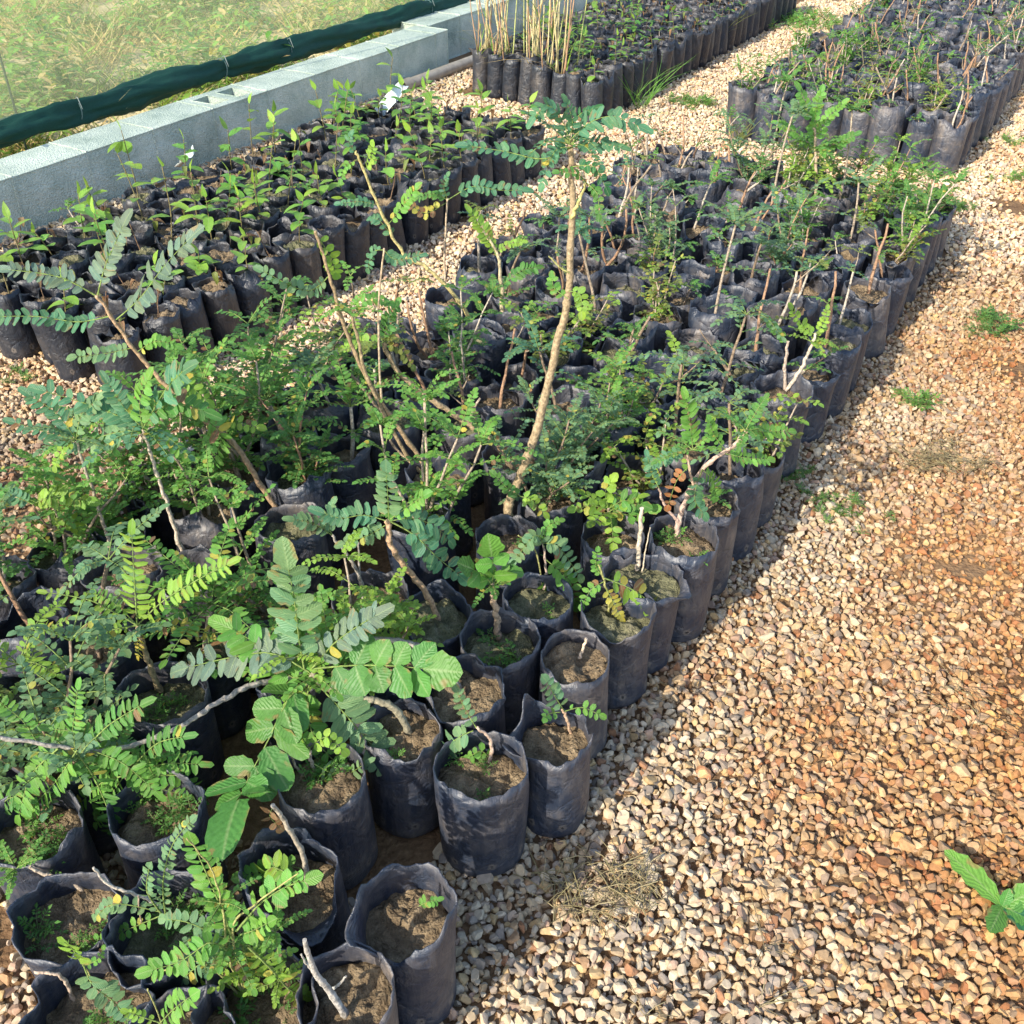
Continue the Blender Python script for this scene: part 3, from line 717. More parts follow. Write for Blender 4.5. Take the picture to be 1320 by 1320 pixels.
for tu in (rz[2][0] - .18, rz[3][0] + .38, rz[4][0] - .12, rz[4][0] + .42, 6.3):
    mb = MB(); pts = []
    for k in range(17):
        a = 2 * math.pi * k / 16; q = .043
        pts.append(bed(tu + .006 * math.sin(a), NV + .03 + q * math.cos(a), rollz(tu) + q * 1.22 * math.sin(a)) - nl)
    mb.tube(pts, .0028, (.10, .16, .15), 6, False); mb.tube([pts[4], pts[4] + Vector((.03, -.03, .02)), pts[4] + Vector((.05, -.05, -.03))], .002, (.25, .28, .26), 5)
    ob('tie_cord', mb.mesh('tie_cord', M_CLOTH), roll)
rb = on_v(22, 150, NV - .05); mb = MB(); mb.tube([rb - nl - Vector((0, 0, rb.z)), rb - nl + Vector((0, 0, 2.4 - rb.z))], .006, (.05, .08, .06), 8)
ob('support_rod', mb.mesh('support_rod', M_CLOTH), net)

# dry grass of the field beyond the net
r = random.Random(21); mb = MB(); cnt = 0
for i in range(9000):
    u = r.uniform(1.5, 12); v = r.uniform(-11.5, -4.62); p = bed(u, v, .05)
    if not in_view(p, 110) or noise.noise(Vector((u * 1.7, v * 1.7, 13))) > .18: continue
    dens = noise.noise(Vector((u * .9, v * .9, 3)))
    green = noise.noise(Vector((u * .7, v * .7, 9)))
    for k in range(r.randint(7, 13)):
        a = r.uniform(0, 6.28); c = r.choice(['straw', 'straw', 'olive', 'straw']) if r.random() > .42 + green else r.choice(['lime', 'fresh', 'olive', 'lime'])
        hh = r.uniform(.07, .30) * (1 + .8 * dens)
        leaflet(mb, p + Vector((r.uniform(-.06, .06), r.uniform(-.06, .06), 0)), Vector((math.cos(a) * 1.1, math.sin(a) * 1.1, 1)), Vector((math.sin(a), math.cos(a), .2)), hh, r.uniform(.006, .013), tint(c, .3, r), 'blade', 3, curl=.9, r=r)
    if green + r.uniform(-.25, .25) > .02 and i % 3 == 0:
        hb = r.uniform(.15, .5); pl = r.choice([['lime', 'bright'], ['fresh', 'lime', 'olive'], ['green', 'fresh', 'lime'], ['straw', 'straw', 'lime'], ['straw', 'yellow', 'bright']])
        for k in range(r.randint(14, 40)):
            a = r.uniform(0, 6.28); q = Vector((r.gauss(0, .10), r.gauss(0, .10), r.uniform(.02, hb)))
            leaflet(mb, p + q, Vector((math.cos(a), math.sin(a), r.uniform(-.2, .6))), UP, r.uniform(.05, .12), r.uniform(.018, .042), tint(r.choice(pl), .3, r), 'oval', 3, curl=.4, r=r)
    cnt += 1
print('tufts', cnt)
go = kind(ob('dry_grass', mb.mesh('dry_grass', M_LEAF)), 'stuff'); go['label'] = 'sunlit dry grass seen through the net'; go['category'] = 'grass'

# ------------------------------------------------------------------ hand-placed saplings of the centre bed
HR = random.Random(5)
LK = {'small': dict(prof='round', n=4, lr=.24, wr=.17, ang=68), 'fern': dict(prof='oblong', n=4, lr=.18, wr=.07, ang=70), 'big': dict(prof='scallop', n=8, lr=.32, wr=.17, ang=62),
      'broad': dict(prof='jag', n=8, lr=.36, wr=.26, ang=66), 'grey': dict(prof='scallop', n=6, lr=.26, wr=.14, ang=62), 'tiny': dict(prof='round', n=3, lr=.2, wr=.15, ang=65)}
def hero(label, pot, stems=(), leaves=(), extra=(), rad=.082, h=.25, soil=.045, dips=(), crumple=.10, tilt=(0, 0), seed=0, weeds=0, cat='sapling'):
    p = on_z(pot[0], pot[1], h); root = thing('potted_sapling', label, cat, (p.x, p.y, 0), 0, 'saplings in black grow bags')
    b, s, sz = grow_bag(rad, h, soil, seed * 1.37 + 3, dips, crumple, tilt, 48)
    ob('grow_bag', b.mesh('grow_bag', M_BAG), root); ob('soil', s.mesh('soil', M_SOIL), root)
    o = Vector((p.x, p.y, 0)); sb = MB(); lb = MB(); Y0 = p.y; r = HR
    sc = project(p.x, p.y, h)[2] / F                     # metres per photo pixel at this bag
    tips = []
    for st in stems:
        pts = st['p']; base = on_z(pts[0][0], pts[0][1], sz - .005) if not st.get('free') else on_y(pts[0][0], pts[0][1], Y0 + st.get('dy', 0))
        Yb = base.y; P = [base - o]; n = len(pts)
        for k, q in enumerate(pts[1:], 1):
            P.append(on_y(q[0], q[1], Yb + (q[2] if len(q) > 2 else 0)) - o)
        c = smooth(P, 4 * (n - 1))
        c = smooth(c, 3 * (len(c) - 1)); thick = .54 if st['r'][0] > 10 else .56
        wob = min(st['r'][0], 6) * sc * (.5 if st['r'][0] < 10 else .35)
        for i in range(1, len(c)): c[i] = c[i] + Vector((noise.noise(Vector((i * (.33 if st['r'][0] < 10 else .12), seed, 1))), noise.noise(Vector((i * (.33 if st['r'][0] < 10 else .12), seed, 5))), 0)) * wob
        rr = taper(st['r'][0] * sc * thick, st['r'][1] * sc * thick, len(c)); rr = [x * (1 + (.22 if i % 7 == 3 else 0) + r.uniform(-.07, .07)) for i, x in enumerate(rr)]
        sb.tube(c, rr, st.get('c', (.31, .245, .17)), 8); tips.append(Yb)
        Yl = Yb + (pts[-1][2] if len(pts[-1]) > 2 else 0)
    if not stems: Yl = Y0
    for lf in leaves:
        kd, pts, pairs = lf[0], lf[1], lf[2]; op = dict(lf[3]) if len(lf) > 3 else {}
        K = dict(LK[kd]); yb = Yl + op.pop('dy', 0); dz = op.pop('end', r.uniform(-.03, .03)); m = len(pts) - 1
        P = [on_y(q[0], q[1], yb + dz * k / m) - o for k, q in enumerate(pts)]
        L_ = sum((P[k + 1] - P[k]).length for k in range(m))
        size = op.pop('k', 1.0); pairs = max(2, round(pairs * dict(small=1.55, grey=1.45, tiny=1.35, fern=1.35, big=1.15, broad=1.2)[kd])); SPMAX = dict(small=14, grey=17, tiny=10, fern=9.5, big=30, broad=60)[kd] * sc; pairs = max(pairs, int(L_ * .85 / SPMAX)); sp = L_ * .85 / pairs
        ll = L_ * K['lr'] * size; lw = L_ * K['wr'] * size
        if kd == 'fern': ll = L_ * .2 * size; lw = max(ll * .40, sp * .66)
        else:
            lw = max(min(lw, sp * 1.5), sp * (1.12 if kd in ('big', 'broad', 'grey') else 1.0)); ll = min(max(ll, lw * 1.3), lw * (1.9 if kd != 'big' else 2.3))
        cap = dict(small=23, grey=36, tiny=14, fern=21, big=62, broad=60)[kd] * sc
        if ll > cap: lw *= max(cap / ll, .62); ll = cap
        if 'lpx' in op: ll = op['lpx'][0] * sc; lw = op['lpx'][1] * sc; op.pop('lpx')
        compound(lb, sb, P, pairs, op.pop('ll', ll), op.pop('lw', lw), op.pop('pal', 'green'), op.pop('nrm', Vector((0, -.55, .85))), K['prof'], K['n'], ang=K['ang'], r=r, rr=.0016 if L_ > .15 else .001, **op)
    for ex in extra:                                     # (kind, px, py, count, length px, pairs, pal)
        kd, x, y, cnt_, ln, pairs, pal = ex[:7]; dy = ex[7] if len(ex) > 7 else 0
        top = on_y(x, y, Yl + dy) - o; K = LK[kd]
        pairs = round(pairs * 1.5)
        fan(lb, sb, top, r, round(cnt_ * 1.3), ln * sc, pairs, ln * sc * .85 / pairs * 1.6, ln * sc * .85 / pairs * 1.1, pal, K['prof'], seg=K['n'] if K['n'] < 5 else 4)
    wb = MB()
    for k in range(weeds):
        a = r.uniform(0, 6.28); q = r.uniform(.2, .75) * rad
        weedlet(wb, wb, Vector((math.cos(a) * q + tilt[0] * sz, math.sin(a) * q + tilt[1] * sz, sz)), r.uniform(.02, .04), r, r.choice(['fresh', 'green', 'fresh']))
    if wb.f: kind(ob('soil_weeds', wb.mesh('soil_weeds', M_LEAF), root), 'stuff')
    if sb.f: ob('stem', sb.mesh('stem', M_BARK), root)
    if lb.f: ob('foliage', lb.mesh('foliage', M_LEAF), root)
    PLACED.append((p.x, p.y)); return root

PI = math.pi; GREY = (.28, .25, .21); TAN = (.30, .21, .12); BRN = (.25, .17, .11); GRN = (.28, .27, .10)
# --- front edge by the gravel
hero('bare-soil bag nearest the gravel, front lip torn low, one small green sprout', (524, 1166), [], [('small', [(540, 1168), (550, 1163), (562, 1160)], 3, dict(k=1.9, pal='fresh'))],
     h=.275, soil=.065, dips=[(-1.75, .40, -.06, -.010), (-2.6, .5, -.004, .026), (.2, .5, .01, 0)], seed=1, rad=.076)
hero('upright round bag with mossy soil and a bent twig of grey-green leaves', (620, 985),
     [dict(p=[(630, 985), (634, 965), (630, 950), (614, 938)], r=(5, 3), c=(.42, .30, .22))],
     [('small', [(614, 938), (600, 915), (590, 893)], 4, dict(pal='sage')), ('small', [(610, 942), (585, 955), (565, 985)], 3, dict(k=1.3, pal='sage')), ('tiny', [(632, 978), (620, 968), (606, 975)], 3, dict(k=1.8, pal='fresh'))], rad=.083, h=.25, soil=.05, crumple=.06, seed=2, weeds=3)
hero('small bag with blue collar folded up at one side, twig with few leaves', (716, 945),
     [dict(p=[(736, 946), (730, 925), (725, 915)], r=(4, 3), c=(.42, .28, .18))],
     [('small', [(727, 916), (715, 897), (705, 880)], 3, dict(pal='sage')), ('small', [(728, 917), (750, 912), (772, 921)], 3, dict(pal='fresh')), ('tiny', [(722, 918), (708, 920), (704, 925)], 2, dict(k=1.8, pal='fresh'))],
     rad=.072, h=.235, soil=.035, dips=[(2.45, .42, .045, .006), (3.5, .45, .0, .035), (1.5, .4, .01, -.02)], crumple=.12, seed=3)
hero('clean-rimmed round bag of bare brown soil with one short broken twig', (742, 845), [dict(p=[(746, 850), (751, 838), (756, 823)], r=(4, 3), c=(.55, .42, .30))],
     rad=.081, h=.25, soil=.032, crumple=.04, seed=4)
hero('blue-black sagging bag with an arching sprig of small spotted leaves', (797, 780), [dict(p=[(785, 790), (783, 765), (776, 740), (772, 728)], r=(3, 2), c=GRN)],
     [('small', [(776, 742), (768, 730), (770, 712)], 4, dict(pal='fresh')), ('small', [(778, 745), (805, 755), (830, 770), (848, 795)], 6, dict(pal='lime', yel=.15)), ('small', [(780, 757), (790, 775), (800, 795)], 5, dict(pal='yellow', yel=.3)), ('tiny', [(778, 750), (762, 760), (752, 778)], 4, dict(pal='fresh', k=1.4))],
     rad=.083, h=.25, soil=.05, dips=[(-1.6, .6, -.03, .01)], seed=5)
hero('bag of orange-brown soil with a forked dead stub and a turned-out lip', (829, 742), [dict(p=[(822, 735), (824, 700), (827, 655)], r=(6, 4), c=(.48, .40, .30)), dict(p=[(828, 738), (832, 710), (838, 680)], r=(2, 1), c=(.5, .42, .3))],
     rad=.083, h=.25, soil=.03, dips=[(-.6, .35, -.02, .03), (2.2, .4, .01, .01)], seed=6)
hero('upright bag with a short brown trunk topped by a compact leaf cluster', (645, 820), [dict(p=[(642, 822), (640, 795), (636, 768), (634, 752)], r=(8, 6), c=(.34, .24, .16))],
     [('broad', [(635, 756), (625, 742), (612, 735)], 2, dict(k=1.4, pal='green')), ('broad', [(635, 756), (645, 740), (655, 738)], 2, dict(k=1.4, pal='fresh')), ('broad', [(635, 752), (636, 735), (634, 718)], 2, dict(k=1.4, pal='fresh'))], [('small', 636, 754, 6, 34, 4, 'green')], rad=.083, h=.25, soil=.05, crumple=.08, seed=7, weeds=5)
hero('wrinkled bag whose long grey branch lies arched over its neighbours', (600, 884),
     [dict(p=[(592, 890), (578, 860), (556, 840), (520, 828), (468, 826), (415, 850, -.03), (370, 874, -.08), (328, 882, -.12), (282, 905, -.16), (235, 935, -.20), (180, 958, -.24), (125, 968, -.27), (60, 960, -.29), (-30, 945, -.31)], r=(8, 4), c=GREY)],
     [('fern', [(75, 965), (40, 1000), (25, 1050)], 9, dict(dy=.02, pal='fresh')), ('fern', [(95, 966), (120, 1000), (140, 1045), (150, 1075)], 9, dict(dy=.01, pal='green')), ('fern', [(120, 968), (160, 985), (200, 1020)], 9, dict(dy=.03, pal='fresh')),
      ('fern', [(100, 966), (70, 1010), (30, 1050)], 9, dict(pal='fresh', dy=0)), ('fern', [(110, 965), (140, 935), (180, 910)], 9, dict(pal='green', dy=.04)), ('fern', [(90, 965), (95, 930), (100, 890)], 8, dict(pal='fresh', dy=.05)), ('fern', [(50, 960), (30, 930), (0, 905)], 8, dict(pal='fresh', dy=.04))],
     rad=.084, h=.25, soil=.035, dips=[(1.2, .4, .012, -.01), (-2.2, .5, -.012, .01)], crumple=.2, seed=8)
hero('bag of pale crusted soil with a thick arching stem ending in big lobed leaves', (519, 936),
     [dict(p=[(528, 945), (510, 915), (480, 902), (446, 898), (420, 885), (402, 868)], r=(9, 6), c=(.25, .22, .15))],
     [('big', [(398, 876), (372, 900), (348, 950), (322, 1000), (308, 1030)], 6, dict(pal='green', lpx=(58, 37), tk=1.45, nrm=Vector((-.25, -.8, .55)), end=-.20, yel=0, lift=0)),
      ('broad', [(405, 862), (450, 858), (500, 858), (545, 862)], 4, dict(pal='green', lpx=(46, 40), nrm=Vector((0, -.7, .7)), end=-.06, yel=0)),
      ('grey', [(398, 866), (350, 842), (295, 848), (245, 860)], 7, dict(pal='dusty', k=.95, end=.03)),
      ('big', [(392, 862), (385, 820), (379, 770), (372, 735)], 7, dict(pal='sage', lpx=(36, 22), tk=1.25, nrm=Vector((0, -.9, .3)), end=.02, yel=0)),
      ('grey', [(402, 862), (430, 830), (460, 808), (482, 795)], 6, dict(pal='dusty', k=.9)),
      ('grey', [(408, 880), (440, 915), (470, 950), (500, 985)], 6, dict(pal='sage', k=.95, end=-.06)), ('grey', [(396, 874), (370, 870), (330, 830), (300, 812)], 5, dict(pal='fresh', k=1.1, end=.04)),
      ('small', [(400, 876), (395, 915), (408, 955), (440, 990)], 7, dict(pal='fresh', k=.9, end=-.07)), ('small', [(397, 878), (375, 925), (385, 975)], 6, dict(pal='lime', end=-.05))],
     [('small', 405, 872, 4, 50, 4, 'fresh')], rad=.080, h=.25, soil=.03, dips=[(.6, .4, .008, -.015)], crumple=.22, seed=9, weeds=1)
hero('bag of sandy soil with a stout curved stem under grey-green pinnate leaves', (560, 789),
     [dict(p=[(566, 800), (548, 762), (520, 728), (503, 700), (501, 672)], r=(7, 6), c=(.38, .25, .15))],
     [('grey', [(500, 672), (470, 664), (440, 668), (418, 662)], 6, dict(pal='blue', k=.95)), ('grey', [(503, 672), (530, 668), (560, 678), (578, 695)], 6, dict(pal='blue', k=.9)), ('small', [(501, 670), (500, 640), (498, 610)], 5, dict(pal='sage')),
      ('small', [(503, 672), (535, 690), (560, 715), (590, 740)], 6, dict(pal='blue', k=.8)), ('small', [(500, 675), (475, 690), (445, 700)], 5, dict(pal='sage')), ('small', [(502, 670), (530, 650), (545, 640)], 4, dict(pal='fresh'))],
     rad=.080, h=.25, soil=.028, dips=[(1.5, .5, .016, 0), (-1.6, .6, -.03, .005)], crumple=.14, seed=10)
hero('wide bag of dry soil with two thin grey stems and little weeds', (478, 768), [dict(p=[(470, 772), (462, 740), (447, 715), (428, 690)], r=(5, 3), c=GREY), dict(p=[(466, 770), (464, 745), (462, 700)], r=(3, 2), c=GREY)],
     [('grey', [(428, 690), (405, 675), (380, 670)], 5, dict(pal='sage')), ('small', [(430, 692), (420, 670), (428, 650)], 4, dict(pal='sage'))], rad=.086, h=.25, soil=.045, seed=11, weeds=5)
hero('dark bag under the big lobed leaf with a low tangle of fresh shoots', (414, 1000), [dict(p=[(405, 1000), (400, 975), (398, 965)], r=(5, 3), c=(.36, .29, .22)), dict(p=[(392, 1005), (380, 985), (374, 970)], r=(4, 2))],
     [('small', [(398, 965), (420, 950), (440, 965)], 4, dict(pal='lime')), ('small', [(400, 968), (385, 945), (372, 940)], 4, dict(pal='fresh')), ('small', [(402, 990), (415, 1005), (420, 1022)], 5, dict(pal='fresh')), ('fern', [(405, 985), (440, 1000), (470, 985)], 6, dict(pal='sage'))],
     [('tiny', 425, 1010, 6, 30, 4, 'fresh')], rad=.083, h=.25, soil=.04, crumple=.08, seed=12, weeds=4)
hero('slumped shiny blue-black bag with a broken woody stump and one small branch', (372, 1114), [dict(p=[(396, 1150), (393, 1110), (375, 1072), (352, 1038)], r=(7, 5), c=(.33, .28, .21))],
     [('small', [(388, 1120), (365, 1115), (340, 1122), (318, 1128)], 4, dict(pal='fresh', k=1.1, dy=.02)), ('small', [(384, 1135), (350, 1118), (335, 1150), (342, 1180)], 4, dict(pal='lime', k=1.0, dy=-.02)), ('small', [(352, 1040), (348, 1052), (358, 1064)], 2, dict(pal='brown', k=1.3))],
     rad=.086, h=.24, soil=.085, dips=[(-1.1, .55, -.06, .04), (.8, .45, .03, -.03), (2.6, .4, -.02, .01)], crumple=.2, seed=13)
hero('bag at the photo bottom holding a gnarled grey dead stump', (445, 1278), [dict(p=[(447, 1310), (425, 1278), (405, 1250), (392, 1212)], r=(10, 5), c=(.34, .31, .27)), dict(free=1, dy=.0, p=[(425, 1278), (438, 1268), (446, 1258)], r=(4, 2), c=(.34, .31, .27)), dict(free=1, dy=0, p=[(408, 1252), (398, 1246), (388, 1230)], r=(4, 2), c=(.34, .31, .27))],
     rad=.078, h=.25, soil=.04, crumple=.1, seed=14)
hero('dark bag under a sprawling shrub of small scalloped yellow-tipped leaves', (330, 1292), [dict(p=[(318, 1290), (295, 1235), (287, 1172), (272, 1120), (240, 1080)], r=(3, 1.5), c=GRN), dict(p=[(318, 1290), (300, 1200), (330, 1165), (385, 1125)], r=(3, 1.5), c=GRN), dict(p=[(320, 1292), (345, 1245), (375, 1280), (392, 1290)], r=(3, 1.5), c=GRN), dict(p=[(316, 1290), (260, 1240), (215, 1250), (195, 1255)], r=(3, 1.5), c=GRN)],
     [('small', [(292, 1225), (270, 1215), (235, 1238), (198, 1250)], 7, dict(pal='fresh', k=.8, dy=-.02)), ('small', [(300, 1210), (285, 1170), (268, 1130), (250, 1090)], 8, dict(pal='fresh', k=.62, dy=.0)), ('small', [(305, 1200), (335, 1165), (365, 1145), (392, 1135)], 5, dict(pal='fresh', k=.8)),
      ('small', [(312, 1220), (320, 1250), (316, 1285)], 6, dict(pal='lime', yel=.3, k=1.2)), ('small', [(320, 1220), (350, 1250), (372, 1275), (390, 1282)], 7, dict(pal='lime', k=.85, yel=.1, dy=-.03)), ('small', [(290, 1230), (262, 1240), (235, 1262)], 6, dict(pal='sage', k=1.0)), ('small', [(300, 1225), (285, 1260), (255, 1290)], 6, dict(pal='lime', k=.95, yel=.12)),
      ('small', [(310, 1205), (325, 1200), (345, 1190)], 4, dict(pal='fresh', k=1.2)), ('small', [(300, 1215), (245, 1190), (215, 1185)], 6, dict(pal='sage', k=.75))],
     [('small', 296, 1220, 6, 60, 5, 'fresh'), ('small', 330, 1250, 6, 50, 4, 'lime'), ('small', 265, 1235, 5, 50, 5, 'sage'), ('small', 355, 1200, 5, 45, 5, 'fresh'), ('small', 285, 1165, 5, 45, 5, 'fresh'), ('small', 360, 1265, 5, 45, 5, 'lime')], rad=.085, h=.25, soil=.06, crumple=.2, seed=15, weeds=4)
hero('deep open bag with a bare twisted grey twig among tiny leaves', (206, 1186), [dict(p=[(216, 1200), (200, 1165), (165, 1150), (140, 1140), (120, 1118)], r=(5, 3), c=(.40, .35, .29)), dict(free=1, p=[(178, 1155), (182, 1190), (186, 1210)], r=(2, 1), c=(.3, .22, .16))],
     [('tiny', [(216, 1195), (210, 1140), (222, 1090), (245, 1060)], 8, dict(pal='sage', k=.8)), ('tiny', [(210, 1180), (190, 1150), (192, 1120)], 6, dict(pal='sage')), ('tiny', [(205, 1175), (150, 1165), (125, 1180)], 7, dict(pal='sage', k=.8)), ('tiny', [(208, 1180), (160, 1200), (118, 1215)], 7, dict(pal='fresh', k=.8))],
     rad=.085, h=.24, soil=.075, crumple=.2, dips=[(-1.9, .6, -.01, .01)], seed=16, weeds=7)
hero('bag leaning towards the viewer with a small round rosette weed inside', (92, 1156), [dict(p=[(110, 1150), (85, 1132), (60, 1128), (38, 1117)], r=(6, 4), c=(.40, .32, .24))],
     [('tiny', [(50, 1185), (55, 1170), (52, 1155)], 5, dict(pal='fresh', k=1.6))], [('tiny', 52, 1185, 7, 28, 4, 'fresh'), ('small', 20, 1120, 6, 45, 5, 'fresh')], rad=.086, h=.24, soil=.06, dips=[(-1.5, .6, -.02, .0)], crumple=.16, tilt=(0, -.12), seed=17, weeds=5)
hero('bag with a short stem and feathery fresh leaves over its dark wall', (200, 1040), [dict(p=[(185, 1030), (170, 1010), (160, 1000)], r=(5, 4), c=(.38, .26, .18))],
     [('fern', [(160, 1000), (185, 1010), (235, 1025)], 8, dict(pal='fresh')), ('fern', [(160, 1000), (140, 1030), (125, 1060)], 8, dict(pal='fresh')), ('fern', [(162, 1000), (190, 1040), (205, 1055)], 7, dict(pal='fresh')), ('fern', [(160, 1000), (150, 965), (165, 930)], 8, dict(pal='green')), ('fern', [(165, 1005), (230, 1000), (260, 1030)], 7, dict(pal='fresh')), ('fern', [(160, 998), (120, 985), (85, 1000)], 8, dict(pal='fresh')), ('fern', [(160, 998), (110, 950), (70, 940)], 8, dict(pal='fresh')), ('fern', [(162, 998), (200, 960), (235, 950)], 8, dict(pal='green')), ('fern', [(160, 1000), (130, 1010), (95, 1045)], 8, dict(pal='fresh', dy=-.04)), ('fern', [(163, 1000), (210, 985), (255, 985)], 8, dict(pal='fresh'))],
     [('small', 190, 985, 6, 55, 6, 'fresh')],
     rad=.084, h=.25, soil=.05, seed=18, weeds=7, crumple=.1)
hero('bag at the photo edge with drooping ladder-like pinnate leaves', (38, 1062), [dict(p=[(20, 1050), (0, 1060), (-15, 1065)], r=(5, 4))],
     [('fern', [(-10, 1070), (20, 1065), (58, 1078)], 9, dict(pal='fresh', k=1.2)), ('fern', [(-15, 1070), (0, 1100), (5, 1150)], 9, dict(pal='fresh')), ('fern', [(-15, 1060), (10, 1030), (30, 1030)], 8, dict(pal='green')), ('fern', [(-10, 1065), (25, 1085), (50, 1105)], 8, dict(pal='fresh', dy=-.03))],
     rad=.085, h=.25, soil=.05, seed=19, crumple=.16, weeds=8)
hero('crumpled corner bag with a crooked twig beside scalloped grey-green leaves', (112, 1290), [dict(p=[(96, 1292), (82, 1262), (62, 1254), (44, 1254)], r=(5, 3), c=(.40, .30, .22)), dict(p=[(125, 1290), (118, 1262), (105, 1240)], r=(2, 1.5), c=GRN)],
     [('small', [(105, 1242), (95, 1225), (85, 1215)], 3, dict(pal='lime')), ('small', [(108, 1245), (120, 1270), (145, 1290), (165, 1312)], 6, dict(pal='sage', k=1.0, dy=-.03)), ('small', [(106, 1245), (125, 1238), (132, 1225)], 3, dict(pal='fresh'))],
     rad=.084, h=.25, soil=.06, crumple=.24, dips=[(-1.2, .5, -.03, .02)], seed=20, weeds=3)
hero('low bag cut by the photo bottom with a thin green shoot', (226, 1340), [dict(p=[(215, 1345), (205, 1310), (190, 1275)], r=(2, 1.5), c=GRN)], [('small', [(205, 1320), (225, 1300), (245, 1285)], 4, dict(pal='fresh')), ('small', [(205, 1318), (180, 1310), (165, 1305)], 3, dict(pal='lime'))], rad=.083, h=.25, soil=.05, crumple=.15, seed=21)

# --- second and third rows
hero('tallest sapling, pale curved trunk under a drooping blue-green crown', (655, 690),
     [dict(p=[(664, 684), (654, 660), (664, 630), (690, 560), (704, 505), (717, 450), (730, 395), (735, 335), (738, 265), (737, 215), (735, 178)], r=(12, 5), c=(.30, .225, .135)), dict(free=1, p=[(737, 282), (745, 262), (756, 236)], r=(4, 2), c=(.40, .36, .14)), dict(free=1, p=[(735, 352), (722, 345), (708, 330)], r=(2, 1.5), c=GRN)],
     [('grey', [(735, 182), (722, 150), (705, 136), (690, 150)], 6, dict(pal='blue', k=.85, yel=0, dy=0)), ('grey', [(736, 180), (760, 158), (790, 150), (822, 162)], 7, dict(pal='blue', k=.85, yel=0, dy=0)), ('grey', [(736, 190), (700, 205), (650, 195), (604, 188)], 9, dict(pal='blue', k=.5, yel=0, dy=.02)),
      ('grey', [(736, 182), (745, 150), (765, 140)], 5, dict(pal='dark', k=.9, dy=.04)), ('grey', [(736, 190), (770, 185), (800, 190)], 6, dict(pal='blue', k=.8, dy=.03)), ('small', [(738, 215), (765, 215), (780, 240)], 4, dict(pal='dark')), ('small', [(756, 236), (770, 250), (772, 275)], 4, dict(pal='green')), ('small', [(756, 236), (745, 225), (722, 222)], 4, dict(pal='green')),
      ('small', [(733, 375), (748, 380), (750, 400)], 3, dict(pal='lime', k=1.5, dy=0)), ('small', [(732, 385), (715, 372), (712, 360)], 3, dict(pal='fresh', k=1.4, dy=0)), ('grey', [(735, 190), (715, 195), (700, 235)], 5, dict(pal='blue', k=.8)), ('grey', [(735, 176), (738, 155), (730, 132)], 4, dict(pal='blue', k=.9)),
      ('small', [(672, 640), (685, 645), (700, 660)], 4, dict(pal='lime', k=1.5, dy=-.03)), ('small', [(672, 640), (655, 630), (640, 615)], 4, dict(pal='green', k=1.2))],
     [('small', 736, 186, 6, 52, 6, 'blue')], rad=.084, h=.25, soil=.055, seed=22, weeds=4)
hero('pair of long tan stems leaning far over towards the wall side', (565, 606),
     [dict(p=[(556, 612), (520, 560), (480, 500), (445, 425), (425, 355), (406, 298)], r=(6, 3), c=(.28, .20, .115)), dict(p=[(548, 614), (520, 580), (475, 490), (462, 440), (450, 395)], r=(5, 3), c=(.28, .21, .12)), dict(p=[(552, 612), (500, 560), (488, 420), (495, 320)], r=(3, 2), c=(.4, .3, .2))],
     [('small', [(450, 400), (480, 385), (500, 390)], 5, dict(pal='fresh')), ('small', [(495, 322), (510, 335), (540, 330)], 6, dict(pal='blue')), ('small', [(495, 322), (480, 325), (475, 345)], 4, dict(pal='blue')), ('small', [(425, 355), (395, 375), (340, 350)], 7, dict(pal='sage', k=.6)), ('small', [(406, 298), (425, 330), (432, 350)], 4, dict(pal='lime'))],
     [('small', 450, 398, 5, 42, 5, 'fresh')], rad=.084, h=.25, soil=.05, seed=23)
hero('thick pale stem slanting from a bag to a yellow-green tuft', (662, 585),
     [dict(p=[(655, 588), (625, 560), (590, 538), (550, 510), (512, 478), (494, 442)], r=(8, 5), c=(.30, .22, .13))],
     [('small', [(494, 442), (470, 440), (445, 448)], 5, dict(pal='lime')), ('small', [(494, 442), (500, 415), (510, 395)], 5, dict(pal='green')), ('small', [(496, 445), (515, 450), (530, 470)], 4, dict(pal='olive', yel=.2))], [('small', 494, 442, 5, 45, 5, 'olive')], rad=.084, h=.25, soil=.05, seed=24)
hero('slim green-tipped stem bent over towards the gap between the beds', (618, 428), [dict(p=[(613, 422), (585, 380), (550, 345), (520, 327), (490, 270), (466, 212), (458, 195)], r=(5, 2.5), c=(.40, .33, .14))],
     [('grey', [(460, 200), (450, 185), (452, 175)], 3, dict(pal='blue', k=1.2)), ('small', [(470, 220), (478, 205), (480, 190)], 4, dict(pal='lime', k=1.2)), ('small', [(488, 265), (465, 260), (440, 262)], 6, dict(pal='blue', k=.8)), ('small', [(500, 290), (520, 265), (535, 245)], 5, dict(pal='fresh', k=.9)), ('small', [(462, 205), (445, 215), (440, 230)], 4, dict(pal='fresh')), ('small', [(510, 310), (490, 285), (480, 282)], 4, dict(pal='blue'))], rad=.084, h=.26, soil=.05, seed=25)
